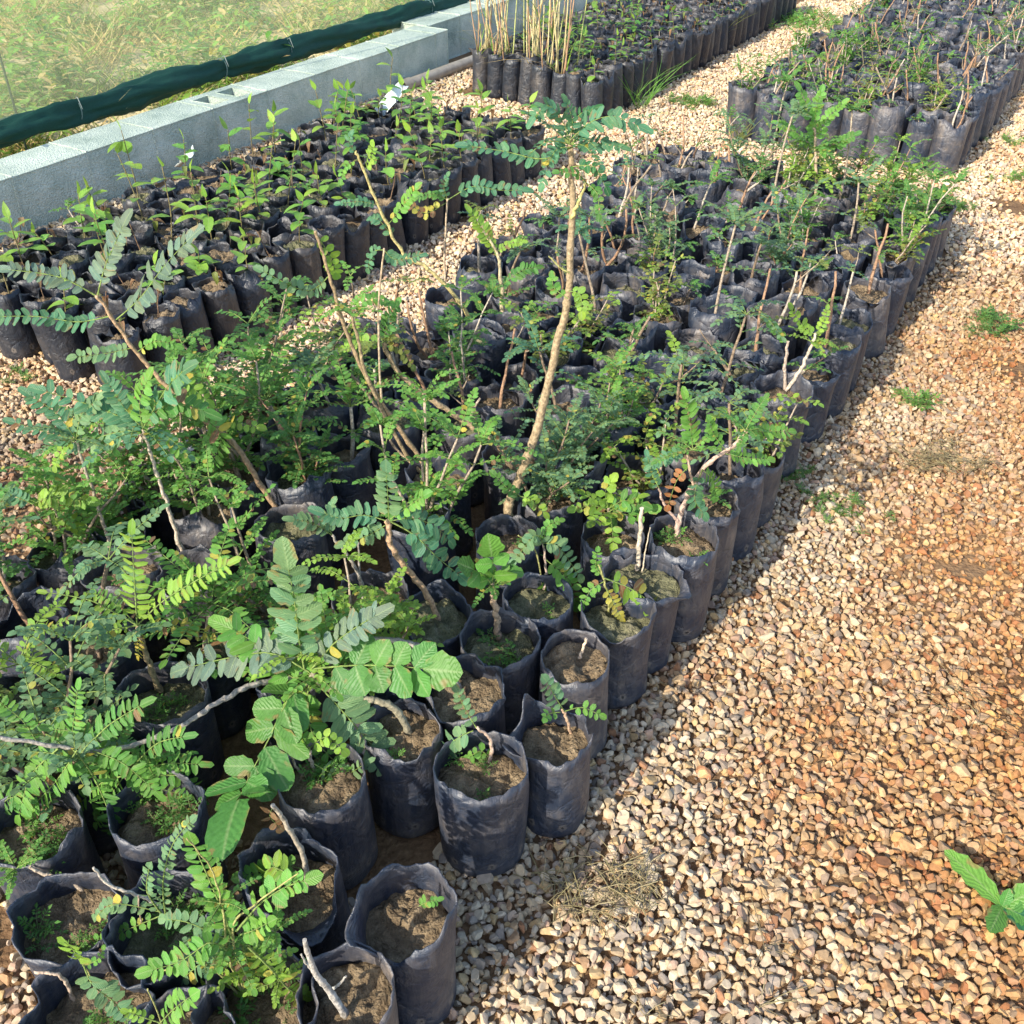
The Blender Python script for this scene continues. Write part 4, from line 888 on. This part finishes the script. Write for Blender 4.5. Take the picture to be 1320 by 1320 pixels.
hero('leaning sapling whose blue-green leaf tips reach over the dark bags', (372, 672),
     [dict(p=[(364, 670), (330, 615), (300, 570), (262, 540), (205, 487), (165, 440), (125, 380)], r=(7, 3.5), c=(.33, .22, .13))],
     [('grey', [(125, 382), (85, 360), (50, 352), (15, 348)], 7, dict(pal='dusty', k=.72, yel=0)), ('grey', [(126, 380), (135, 345), (148, 315), (158, 292)], 7, dict(pal='dusty', k=.95, yel=0)), ('grey', [(150, 412), (180, 385), (210, 345), (240, 312)], 7, dict(pal='dusty', k=.75, yel=0)), ('grey', [(140, 408), (100, 415), (50, 408), (0, 408)], 8, dict(pal='blue', k=.5, yel=0)),
      ('small', [(172, 448), (140, 455), (100, 460)], 6, dict(pal='sage', k=.9)), ('small', [(175, 455), (200, 440), (225, 445)], 6, dict(pal='fresh', k=.9)), ('small', [(215, 495), (235, 490), (265, 515)], 5, dict(pal='lime', k=1.1)), ('small', [(262, 540), (285, 560), (275, 595)], 6, dict(pal='fresh', k=1.1, dy=-.05)), ('small', [(240, 522), (215, 530), (205, 560)], 5, dict(pal='green')), ('small', [(280, 555), (300, 545), (330, 550)], 4, dict(pal='lime', yel=.2))],
     rad=.084, h=.25, soil=.05, seed=26)
hero('upright slender stem near the sandy gap, wide flat blue-green crown', (246, 735), [dict(p=[(241, 735), (228, 690), (212, 640), (196, 590), (184, 553)], r=(6, 3), c=(.42, .35, .27))],
     [('grey', [(184, 553), (150, 535), (110, 520), (60, 505)], 7, dict(pal='blue', k=.7)), ('grey', [(184, 553), (160, 525), (140, 495)], 6, dict(pal='blue', k=1.0)), ('grey', [(184, 553), (200, 530), (230, 520), (262, 530)], 6, dict(pal='green', k=.9)), ('small', [(184, 553), (180, 520), (190, 490)], 6, dict(pal='fresh', k=1.1)), ('grey', [(184, 553), (140, 560), (100, 575)], 6, dict(pal='sage', k=.9)), ('small', [(186, 556), (215, 565), (235, 585)], 5, dict(pal='fresh')), ('grey', [(184, 553), (215, 500), (235, 480)], 5, dict(pal='blue', k=.9))],
     [('small', 184, 553, 6, 70, 6, 'blue')], rad=.084, h=.25, soil=.06, seed=27, crumple=.2)
hero('thin dark stem at the bed corner with an open crown over sand', (158, 728), [dict(p=[(146, 725), (138, 690), (122, 640), (98, 567)], r=(5, 3), c=(.32, .27, .2)), dict(p=[(150, 725), (90, 690), (58, 675), (42, 650)], r=(3, 2), c=BRN)],
     [('grey', [(98, 567), (75, 535), (40, 510)], 6, dict(pal='blue', k=.9)), ('grey', [(98, 567), (105, 535), (125, 515)], 6, dict(pal='sage', k=.9)), ('small', [(98, 567), (125, 565), (145, 580)], 5, dict(pal='green')), ('grey', [(98, 567), (70, 560), (20, 545)], 7, dict(pal='blue', k=.8)), ('small', [(98, 567), (80, 580), (72, 600)], 4, dict(pal='lime')), ('small', [(42, 650), (70, 640), (110, 645)], 5, dict(pal='lime', yel=.15)), ('small', [(42, 650), (20, 640), (-10, 628)], 5, dict(pal='blue')), ('small', [(60, 675), (85, 665), (105, 690)], 5, dict(pal='lime', k=1.1))],
     [('small', 98, 567, 4, 60, 6, 'sage')], rad=.084, h=.25, soil=.05, seed=28, crumple=.18)
hero('yellow-green palm-like sapling with five long oblong-leafleted fronds', (208, 892), [dict(p=[(206, 892), (194, 860), (184, 830), (177, 806)], r=(8, 5), c=(.30, .23, .13))],
     [('fern', [(177, 806), (174, 760), (170, 690)], 10, dict(pal='lime', k=.72, nrm=Vector((0, -.9, .35)), end=0, yel=0)), ('fern', [(177, 806), (210, 775), (250, 750), (292, 728)], 9, dict(pal='lime', k=.85, yel=.1, end=0)), ('fern', [(177, 806), (140, 785), (110, 772), (62, 764)], 9, dict(pal='lime', k=.6, end=0)), ('fern', [(177, 806), (145, 812), (105, 820), (66, 812)], 11, dict(pal='lime', k=.55, yel=0, end=-.03)), ('fern', [(177, 806), (220, 806), (260, 815), (298, 815)], 7, dict(pal='yellow', k=.7, yel=.3)), ('fern', [(177, 806), (180, 825), (178, 845)], 6, dict(pal='yellow', k=1.0)), ('fern', [(177, 806), (150, 780), (125, 765)], 7, dict(pal='fresh', k=.9, end=.05))],
     rad=.085, h=.25, soil=.05, seed=29, weeds=6)
hero('right-edge bag with a forked pinkish trunk, fresh leaves and dead orange ones', (882, 690),
     [dict(p=[(873, 694), (876, 668), (890, 632), (910, 600), (945, 575), (965, 552)], r=(7, 4), c=(.45, .32, .25)), dict(free=1, p=[(874, 672), (856, 650), (850, 630)], r=(4, 2), c=(.40, .28, .22)), dict(free=1, p=[(893, 625), (888, 600), (885, 580)], r=(3, 2), c=(.45, .32, .22))],
     [('grey', [(893, 578), (890, 550), (884, 515)], 6, dict(pal='fresh', k=.9, dy=0, yel=0)), ('small', [(963, 555), (985, 556), (1015, 556)], 6, dict(pal='fresh', k=1.0, dy=0)), ('small', [(962, 553), (975, 530), (985, 515)], 6, dict(pal='green', dy=0)), ('small', [(935, 585), (960, 590), (988, 592)], 6, dict(pal='fresh', dy=0)), ('small', [(851, 632), (840, 610), (835, 590)], 6, dict(pal='blue', dy=0)), ('small', [(886, 582), (860, 590), (840, 600)], 6, dict(pal='blue', dy=0)),
      ('small', [(905, 605), (920, 620), (922, 640)], 5, dict(pal='fresh', dy=-.02)), ('small', [(886, 582), (875, 575), (868, 580)], 4, dict(pal='green', dy=.02)), ('small', [(905, 605), (895, 640), (905, 660)], 5, dict(pal='blue', dy=.03)), ('small', [(885, 604), (872, 620), (862, 650)], 4, dict(pal='orange', k=.9, dy=-.02, yel=0)), ('small', [(935, 580), (920, 560), (915, 545)], 5, dict(pal='fresh', dy=0))],
     [('small', 962, 556, 5, 45, 5, 'green'), ('small', 893, 580, 4, 50, 5, 'fresh')], rad=.084, h=.27, soil=.035, seed=30, weeds=4)
hero('bag with two slim stems hung with round coin-like drooping leaves', (694, 765), [dict(p=[(702, 760), (704, 735), (700, 700)], r=(4, 2), c=(.42, .32, .25)), dict(p=[(700, 760), (690, 710), (668, 690)], r=(2, 1.5), c=GRN)],
     [('small', [(702, 720), (720, 735), (735, 750), (742, 775)], 6, dict(pal='fresh', k=1.0)), ('small', [(702, 705), (690, 690), (665, 720)], 6, dict(pal='sage', k=.9)), ('small', [(700, 702), (705, 680), (720, 672)], 5, dict(pal='fresh')), ('small', [(702, 740), (712, 765), (712, 795)], 5, dict(pal='fresh', k=1.1)), ('small', [(700, 700), (720, 705), (745, 740)], 6, dict(pal='sage', yel=.1))], rad=.083, h=.25, soil=.05, seed=31, weeds=1)
hero('low rosette of broad yellow-green leaves spreading over its bag rim', (790, 690), [dict(p=[(788, 688), (785, 670), (784, 655)], r=(4, 3))],
     [('broad', [(784, 658), (765, 652), (745, 655)], 3, dict(pal='lime', k=.95, yel=.15)), ('broad', [(784, 658), (795, 670), (788, 690)], 3, dict(pal='fresh', k=1.0)), ('broad', [(784, 656), (805, 645), (825, 650)], 3, dict(pal='green', k=1.0)), ('broad', [(784, 655), (780, 635), (787, 622)], 3, dict(pal='lime', k=1.0)), ('broad', [(784, 656), (815, 665), (835, 660)], 3, dict(pal='fresh', k=.9))], [('small', 785, 660, 5, 45, 3, 'lime')], rad=.083, h=.25, soil=.04, seed=32)
hero('bag on the gravel edge with a pale forked stem and torn collar', (1010, 498), [dict(p=[(1012, 505), (1030, 480), (1042, 455), (1052, 430)], r=(5, 3), c=(.45, .38, .30)), dict(p=[(1012, 505), (1012, 470), (1016, 440)], r=(4, 3), c=(.42, .33, .26))],
     [('small', [(1052, 430), (1062, 415), (1066, 400)], 4, dict(pal='lime')), ('small', [(1016, 440), (1000, 425), (990, 415)], 4, dict(pal='fresh')), ('small', [(1052, 432), (1035, 420), (1022, 400)], 5, dict(pal='lime', yel=.15))], [('small', 1045, 440, 5, 36, 5, 'lime')], rad=.082, h=.28, soil=.05, seed=33, dips=[(-.6, .5, -.04, .0)], crumple=.2)
hero('tall ferny sapling at the far end standing out against the next bed', (1055, 262), [dict(p=[(1052, 262), (1052, 220), (1051, 180), (1050, 165)], r=(4, 2.5), c=(.40, .30, .2))],
     [('small', [(1050, 190), (1045, 150), (1032, 118)], 7, dict(pal='fresh', k=.8)), ('small', [(1050, 185), (1065, 155), (1085, 135)], 7, dict(pal='fresh', k=.8)), ('small', [(1050, 190), (1025, 170), (1005, 160)], 7, dict(pal='fresh', k=.8)), ('small', [(1050, 195), (1080, 185), (1100, 175)], 6, dict(pal='green', k=.9)), ('small', [(1050, 170), (1052, 140), (1058, 120)], 6, dict(pal='fresh', k=.9))], [('small', 1050, 195, 7, 50, 6, 'fresh'), ('small', 1052, 225, 6, 45, 6, 'lime')], rad=.084, h=.27, soil=.04, seed=34)
hero('slim straight stem forking into long blue-green leaves by the white gravel', (578, 380), [dict(p=[(575, 378), (573, 330), (577, 256)], r=(3, 2), c=(.42, .32, .22))],
     [('grey', [(577, 258), (610, 240), (640, 245), (672, 245)], 7, dict(pal='blue', k=.6)), ('small', [(577, 258), (560, 250), (540, 255)], 5, dict(pal='green')), ('small', [(577, 258), (572, 240), (576, 228)], 4, dict(pal='blue')), ('small', [(577, 260), (550, 275), (530, 265)], 4, dict(pal='yellow', yel=.4))], rad=.084, h=.26, soil=.05, seed=35)
hero('bag with a lime-tipped whippy shoot rising over the white gravel gap', (652, 415), [dict(p=[(648, 412), (645, 350), (638, 320), (615, 290)], r=(5, 2), c=(.40, .33, .2))],
     [('small', [(640, 330), (625, 300), (608, 275)], 7, dict(pal='lime', k=.9)), ('small', [(640, 325), (655, 315), (672, 312)], 5, dict(pal='lime')), ('small', [(645, 370), (670, 350), (690, 345)], 6, dict(pal='green'))], [('small', 646, 385, 5, 40, 5, 'green')], rad=.084, h=.26, soil=.05, seed=36)
NH = len(PLACED); print('heroes', NH)
for i in range(NH):
    for j in range(i):
        dd = math.hypot(PLACED[i][0] - PLACED[j][0], PLACED[i][1] - PLACED[j][1])
        if dd < .135: print('close', i, j, round(dd, 3))

# ------------------------------------------------------------------ the rest of the centre bed
GR = random.Random(17)
LOOK['bare'] = 'bare-soil bag without a plant'
def weighted(r, w):
    x = r.uniform(0, sum(w.values()))
    for k, q in w.items():
        x -= q
        if x <= 0: return k
    return k
def clear(p, d):
    return all((p.x - a) ** 2 + (p.y - b) ** 2 > d * d for a, b in PLACED)
nofill = [on_z(560, 1120, .0), on_z(520, 1110, .25)]
n_sap = NH
for i in range(28):
    for j in range(8):
        u = .30 + .163 * i + GR.uniform(-.012, .012) + (.06 if j % 2 else 0); v = -.61 - .176 * j + GR.uniform(-.012, .012)
        p = bed(u, v)
        if u > 4.47 or not in_view(bed(u, v, .3), 60) or not clear(p, .142): continue
        if any((p - q).xy.length < .13 for q in nofill): continue
        if u < 1.75 and v < -1.0: wt = dict(bushy=5, fern=3, autumn=.8, leggy=.6, lush=4)
        elif u < 2.6 and v < -1.1: wt = dict(twig=3.5, leggy=2, autumn=2.2, bushy=1, lush=1.2, tiny=1)
        elif u < 2.3: wt = dict(twig=2.5, tiny=1.2, autumn=2, bushy=1.2, leggy=2, lush=.8)
        elif u < 3.4: wt = dict(twig=6, leggy=1.2, bushy=.6, autumn=.7, tiny=2, bare=1)
        elif v > -1.15 and u > 3.7: wt = dict(lush=6, bushy=1, leggy=2, autumn=1.5, twig=1)
        elif v > -1.2: wt = dict(bushy=1.4, leggy=2, autumn=.8, twig=4, tiny=1)
        else: wt = dict(leggy=1.6, twig=5, bushy=.7, tiny=1)
        kd = weighted(GR, wt)
        potted('potted_sapling', 'sapling', f'{LOOK[kd]}{"" if kd == "bare" else " in black bag"}, {ORD[j]} from walkway, {ORD[i]} row of centre bed', 'saplings in black grow bags', p, 'wide', kd, GR, .8 if kd == 'lush' and u > 3 else 1.15 if u < 1.75 and v < -1.0 else 1.0)
        n_sap += 1
print('centre bed', n_sap)

# ------------------------------------------------------------------ far bed by the walkway: short pruned saplings
rest = []
for i in range(34):
    for j in range(8):
        u = 5.52 + .162 * i + GR.uniform(-.01, .01); v = -.77 - .156 * j + GR.uniform(-.01, .01); p = bed(u, v)
        if not in_view(bed(u, v, .25), 30): continue
        kd = weighted(GR, dict(twig=5, autumn=1, bushy=.4, lush=.7, tiny=2) if i < 7 else dict(twig=5, bushy=.2, tiny=2, bare=1))
        if n_sap < 300:
            potted('potted_sapling', 'sapling', f'{LOOK[kd]}{"" if kd == "bare" else " in black bag"}, {ORD[j]} from walkway, {ORD[i]} row of far bed', 'saplings in black grow bags', p, 'wide', kd, GR, .85 if kd != 'twig' else .95); n_sap += 1
        else: rest.append((p, kd))
def merged_rest(name, rest, bagkey, r, label, cat):
    """The many farthest bags beyond the individually built ones, as one object of several materials."""
    V = []; Fs = []; Ms = []; Cs = []; base = 0; mats = [M_BAG if bagkey == 'wide' else M_BAG2, M_SOIL, M_BARK, M_LEAF]
    me = bpy.data.meshes.new(name)
    for p, kd in rest:
        bm_, sm_, sz = r.choice(BAGS[bagkey]); st, fo = r.choice(VAR['tiny' if kd == 'bare' else kd]); a = r.uniform(0, 6.28); ca, sa = math.cos(a), math.sin(a)
        for mi, (m_, z, k) in enumerate(((bm_, 0, 1), (sm_, 0, 1), (st, sz, .9), (fo, sz, .9))):
            at = m_.attributes['Col'].data
            for q in m_.vertices: V.append((p.x + k * (q.co.x * ca - q.co.y * sa), p.y + k * (q.co.x * sa + q.co.y * ca), z + q.co.z * k))
            for f in m_.polygons: Fs.append([x + base for x in f.vertices]); Ms.append(mi); Cs.append(tuple(at[f.index].color))
            base = len(V)
    me.from_pydata(V, [], Fs)
    for m_ in mats: me.materials.append(m_)
    me.polygons.foreach_set('material_index', Ms); me.polygons.foreach_set('use_smooth', [True] * len(Fs))
    at = me.attributes.new('Col', 'FLOAT_COLOR', 'FACE'); at.data.foreach_set('color', np.array(Cs, np.float32).ravel())
    me.uv_layers.new(name='UVMap'); uvd = np.full((len(me.loops), 2), .5, np.float32); me.uv_layers[0].data.foreach_set('uv', uvd.ravel())
    o = kind(ob(name, me), 'stuff'); o['label'] = label; o['category'] = cat; return o
print('rest saplings', len(rest))
if rest: merged_rest('distant_saplings', rest, 'wide', GR, 'mass of black bags with short saplings at the far end of the far bed', 'saplings')

# ------------------------------------------------------------------ bed by the wall: ovate-leaved seedlings in slim bags
n_seed = 0
for i in range(20):
    for j in range(7):
        u = 1.84 + .141 * i + GR.uniform(-.008, .008) + (.05 if j % 2 else 0); v = -2.54 - .146 * j + GR.uniform(-.008, .008)
        if u > 4.5 or not in_view(bed(u, v, .25), 30): continue
        kd = weighted(GR, dict(seedling=4.2, withered=2.3, tiny=.3, bare=1.4))
        potted('potted_seedling', 'seedling', f'{LOOK[kd]}{"" if kd == "bare" else " in slim black bag"}, {ORD[j]} from gravel gap, {ORD[i]} row of wall bed', 'seedlings in slim black bags', bed(u, v), 'medium', kd, GR, 1.0); n_seed += 1
print('wall bed', n_seed)
rest = []; n_reed = 0
for i in range(40):
    for j in range(8):
        u = 5.36 + .127 * i + GR.uniform(-.008, .008) + .03 * j; v = -2.68 - .127 * j + GR.uniform(-.008, .008)
        if not in_view(bed(u, v, .25), 25): continue
        if i < 2 and j >= 2:
            potted('potted_reed', 'reed', f'clump of dry reed stalks in slim black bag, {ORD[j - 2]} along, {ORD[i]} row', 'reeds in slim black bags', bed(u, v), 'slim', 'reed', GR, 1.0); n_reed += 1
            continue
        kd = weighted(GR, dict(seedling=2.5, tiny=2, withered=2, bare=2) if i < 12 else dict(tiny=3, withered=5))
        if n_seed < 300:
            potted('potted_seedling', 'seedling', f'{LOOK[kd]}{"" if kd == "bare" else " in slim black bag"}, {ORD[j]} from walkway, {ORD[i]} row behind reeds', 'seedlings in slim black bags', bed(u, v), 'slim', kd, GR, .8); n_seed += 1
        else: rest.append((bed(u, v), kd))
print('seedlings', n_seed, 'reeds', n_reed, 'rest', len(rest))
if rest: merged_rest('distant_seedlings', rest, 'slim', GR, 'mass of slim black bags at the far end of the reed bed', 'seedlings')

# ------------------------------------------------------------------ weeds, straw and scraps on the gravel
WR = random.Random(31)
def weed(label, x, y, spread, n, size, pal, cat='weed', kindw='leafy', stretch=(1, 0)):
    c = on_z(x, y, .012); t = thing('weed', label, cat, c); mb = MB(); sb = MB()
    for k in range(n):
        a = WR.uniform(0, 6.28); q = spread * 1.35 * WR.random() ** .8; p = Vector((math.cos(a) * q * stretch[0], math.sin(a) * q * .6 + math.cos(a) * q * stretch[1], 0))
        if kindw == 'leafy': weedlet(mb, sb, p, size * WR.uniform(.45, 1.0), WR, pal)
        elif kindw == 'grass':
            for m in range(6):
                a2 = WR.uniform(0, 6.28); leaflet(mb, p, Vector((math.cos(a2) * .5, math.sin(a2) * .5, 1)), Vector((math.sin(a2), -math.cos(a2), .2)), size * WR.uniform(.5, 1.3), .006, tint(pal, r=WR), 'blade', 4, curl=.9, r=WR)
        else:
            for m in range(5):
                a2 = WR.uniform(0, 6.28); L_ = size * WR.uniform(.5, 1.4); q0 = p + Vector((0, 0, WR.uniform(.002, .03)))
                d = Vector((math.cos(a2), math.sin(a2), WR.uniform(-.1, .35)))
                sb.tube([q0, q0 + d * L_ * .5 + UP * .008, q0 + d * L_], .0009, WR.choice([(.25, .20, .10), (.20, .17, .08), (.32, .26, .14), (.14, .11, .06)]), 3, False)
    if sb.f: ob('stems', sb.mesh('stems', M_DRY), t)
    if mb.f: ob('leaves', mb.mesh('leaves', M_LEAF), t)
    return t
weed('small bright green weed sprig alone on the pale gravel', 1185, 515, .06, 7, .05, 'fresh')
weed('low green weed mat spreading from the bag foot into the sun', 1075, 655, .12, 22, .035, 'green', stretch=(1, -.5))
weed('dark green weed in shade at the foot of the edge bags', 1010, 620, .09, 12, .035, 'green')
weed('flattened dry brown-green weed on the walkway', 1205, 597, .11, 34, .07, 'olive', kindw='straw')
weed('nest of dry straw on the gravel beside the nearest bags', 775, 1150, .085, 34, .055, 'straw', 'dry weed', 'straw')
weed('dark leafy weed at the walkway edge with brown stains round it', 1290, 425, .12, 16, .06, 'green')
weed('small flat weed on the rusty gravel beyond the centre bed', 1305, 232, .10, 8, .06, 'fresh')
weed('green tuft at the far corner bag of the centre bed', 1235, 270, .09, 9, .05, 'green')
weed('weed row low in the gravel beside the far bed', 1300, 185, .09, 8, .05, 'fresh')
weed('grass tuft with long blades at the front corner of the reed bed', 820, 140, .06, 6, .30, 'fresh', 'grass', 'grass')
weed('single long-bladed grass tuft beside the reed bed foot', 925, 62, .05, 3, .30, 'olive', 'grass', 'grass')
weed('patch of green weeds between the two far beds', 1010, 28, .45, 60, .09, 'fresh', 'weeds')
weed('sparse green weed on the pale gravel between far beds', 905, 135, .16, 14, .07, 'fresh')
weed('thin grassy weed in front of the far bed', 950, 185, .12, 5, .16, 'olive', 'grass', 'grass')
weed('tiny dark weed on shaded gravel by the wall bed', 10, 490, .06, 4, .04, 'green')
weed('green weed growing at the end of the wall bed', 640, 118, .2, 10, .07, 'lime')
weed('loose dry stalks scattered over the rusty gravel at the photo edge', 1240, 935, .16, 4, .10, 'straw', 'dry stalks', 'straw')['kind'] = 'stuff'
weed('few dry strands on the gravel below the straw nest', 930, 1280, .12, 3, .08, 'straw', 'dry stalks', 'straw')['kind'] = 'stuff'
# jagged broad-leaved weed near the lower right corner
c = on_z(1290, 1172, .012); t = thing('weed', 'broad jagged-leaved green weed on rusty gravel', 'weed', c); mb = MB()
for x, y, wd, pl in ((1218, 1095, .030, 'fresh'), (1345, 1145, .028, 'fresh'), (1275, 1205, .026, 'green'), (1350, 1210, .030, 'dark'), (1300, 1150, .015, 'green'), (1330, 1190, .03, 'green')):
    d = on_z(x, y, .05 if y < 1160 else .02) - c
    leaflet(mb, Vector((0, 0, .01)), d, Vector((0, -.3, .95)), d.length, wd * 1.5, tint(pl, .1, WR), 'jag', 10, curl=.12, r=WR)
ob('leaves', mb.mesh('leaves', M_LEAF), t)

# plastic scraps lying among the seedling bags
def scrap(label, x, y, z, w_, l_, rz_, name='plastic_scrap'):
    c = on_z(x, y, z); mb = MB(); rows = []
    for i in range(7):
        rows.append([mb.add(((i / 6 - .5) * l_, (j / 3 - .5) * w_ + .012 * noise.noise(Vector((i, j, x))), .02 * noise.noise(Vector((i * .8, j * .9, x))) + .012 * math.cos(j * 2.1))) for j in range(4)])
    for i in range(6):
        for j in range(3): mb.face((rows[i][j], rows[i + 1][j], rows[i + 1][j + 1], rows[i][j + 1]), (.62, .68, .68))
    me = mb.mesh(name, M_SCRAP); o = ob(name, me, None, c); o.rotation_euler = (.5, -.5, rz_); sol = o.modifiers.new('thick', 'SOLIDIFY'); sol.thickness = .0012
    return tag(o, label, 'plastic scrap')
m, nt2, out2, N, L = nodes('crumpled_plastic'); at = N('Attribute', attribute_name='Col'); pp = N('BsdfPrincipled'); pp.inputs['Roughness'].default_value = .3; L(at.outputs['Color'], pp.inputs['Base Color']); L(pp.outputs[0], out2.inputs[0]); M_SCRAP = m
scrap('crumpled clear plastic scrap leaning at the foot of the block wall', 240, 205, .27, .07, .16, -.9)
scrap('flat white plastic strip beside the end of the drain pipe', 505, 128, .26, .06, .22, .9)
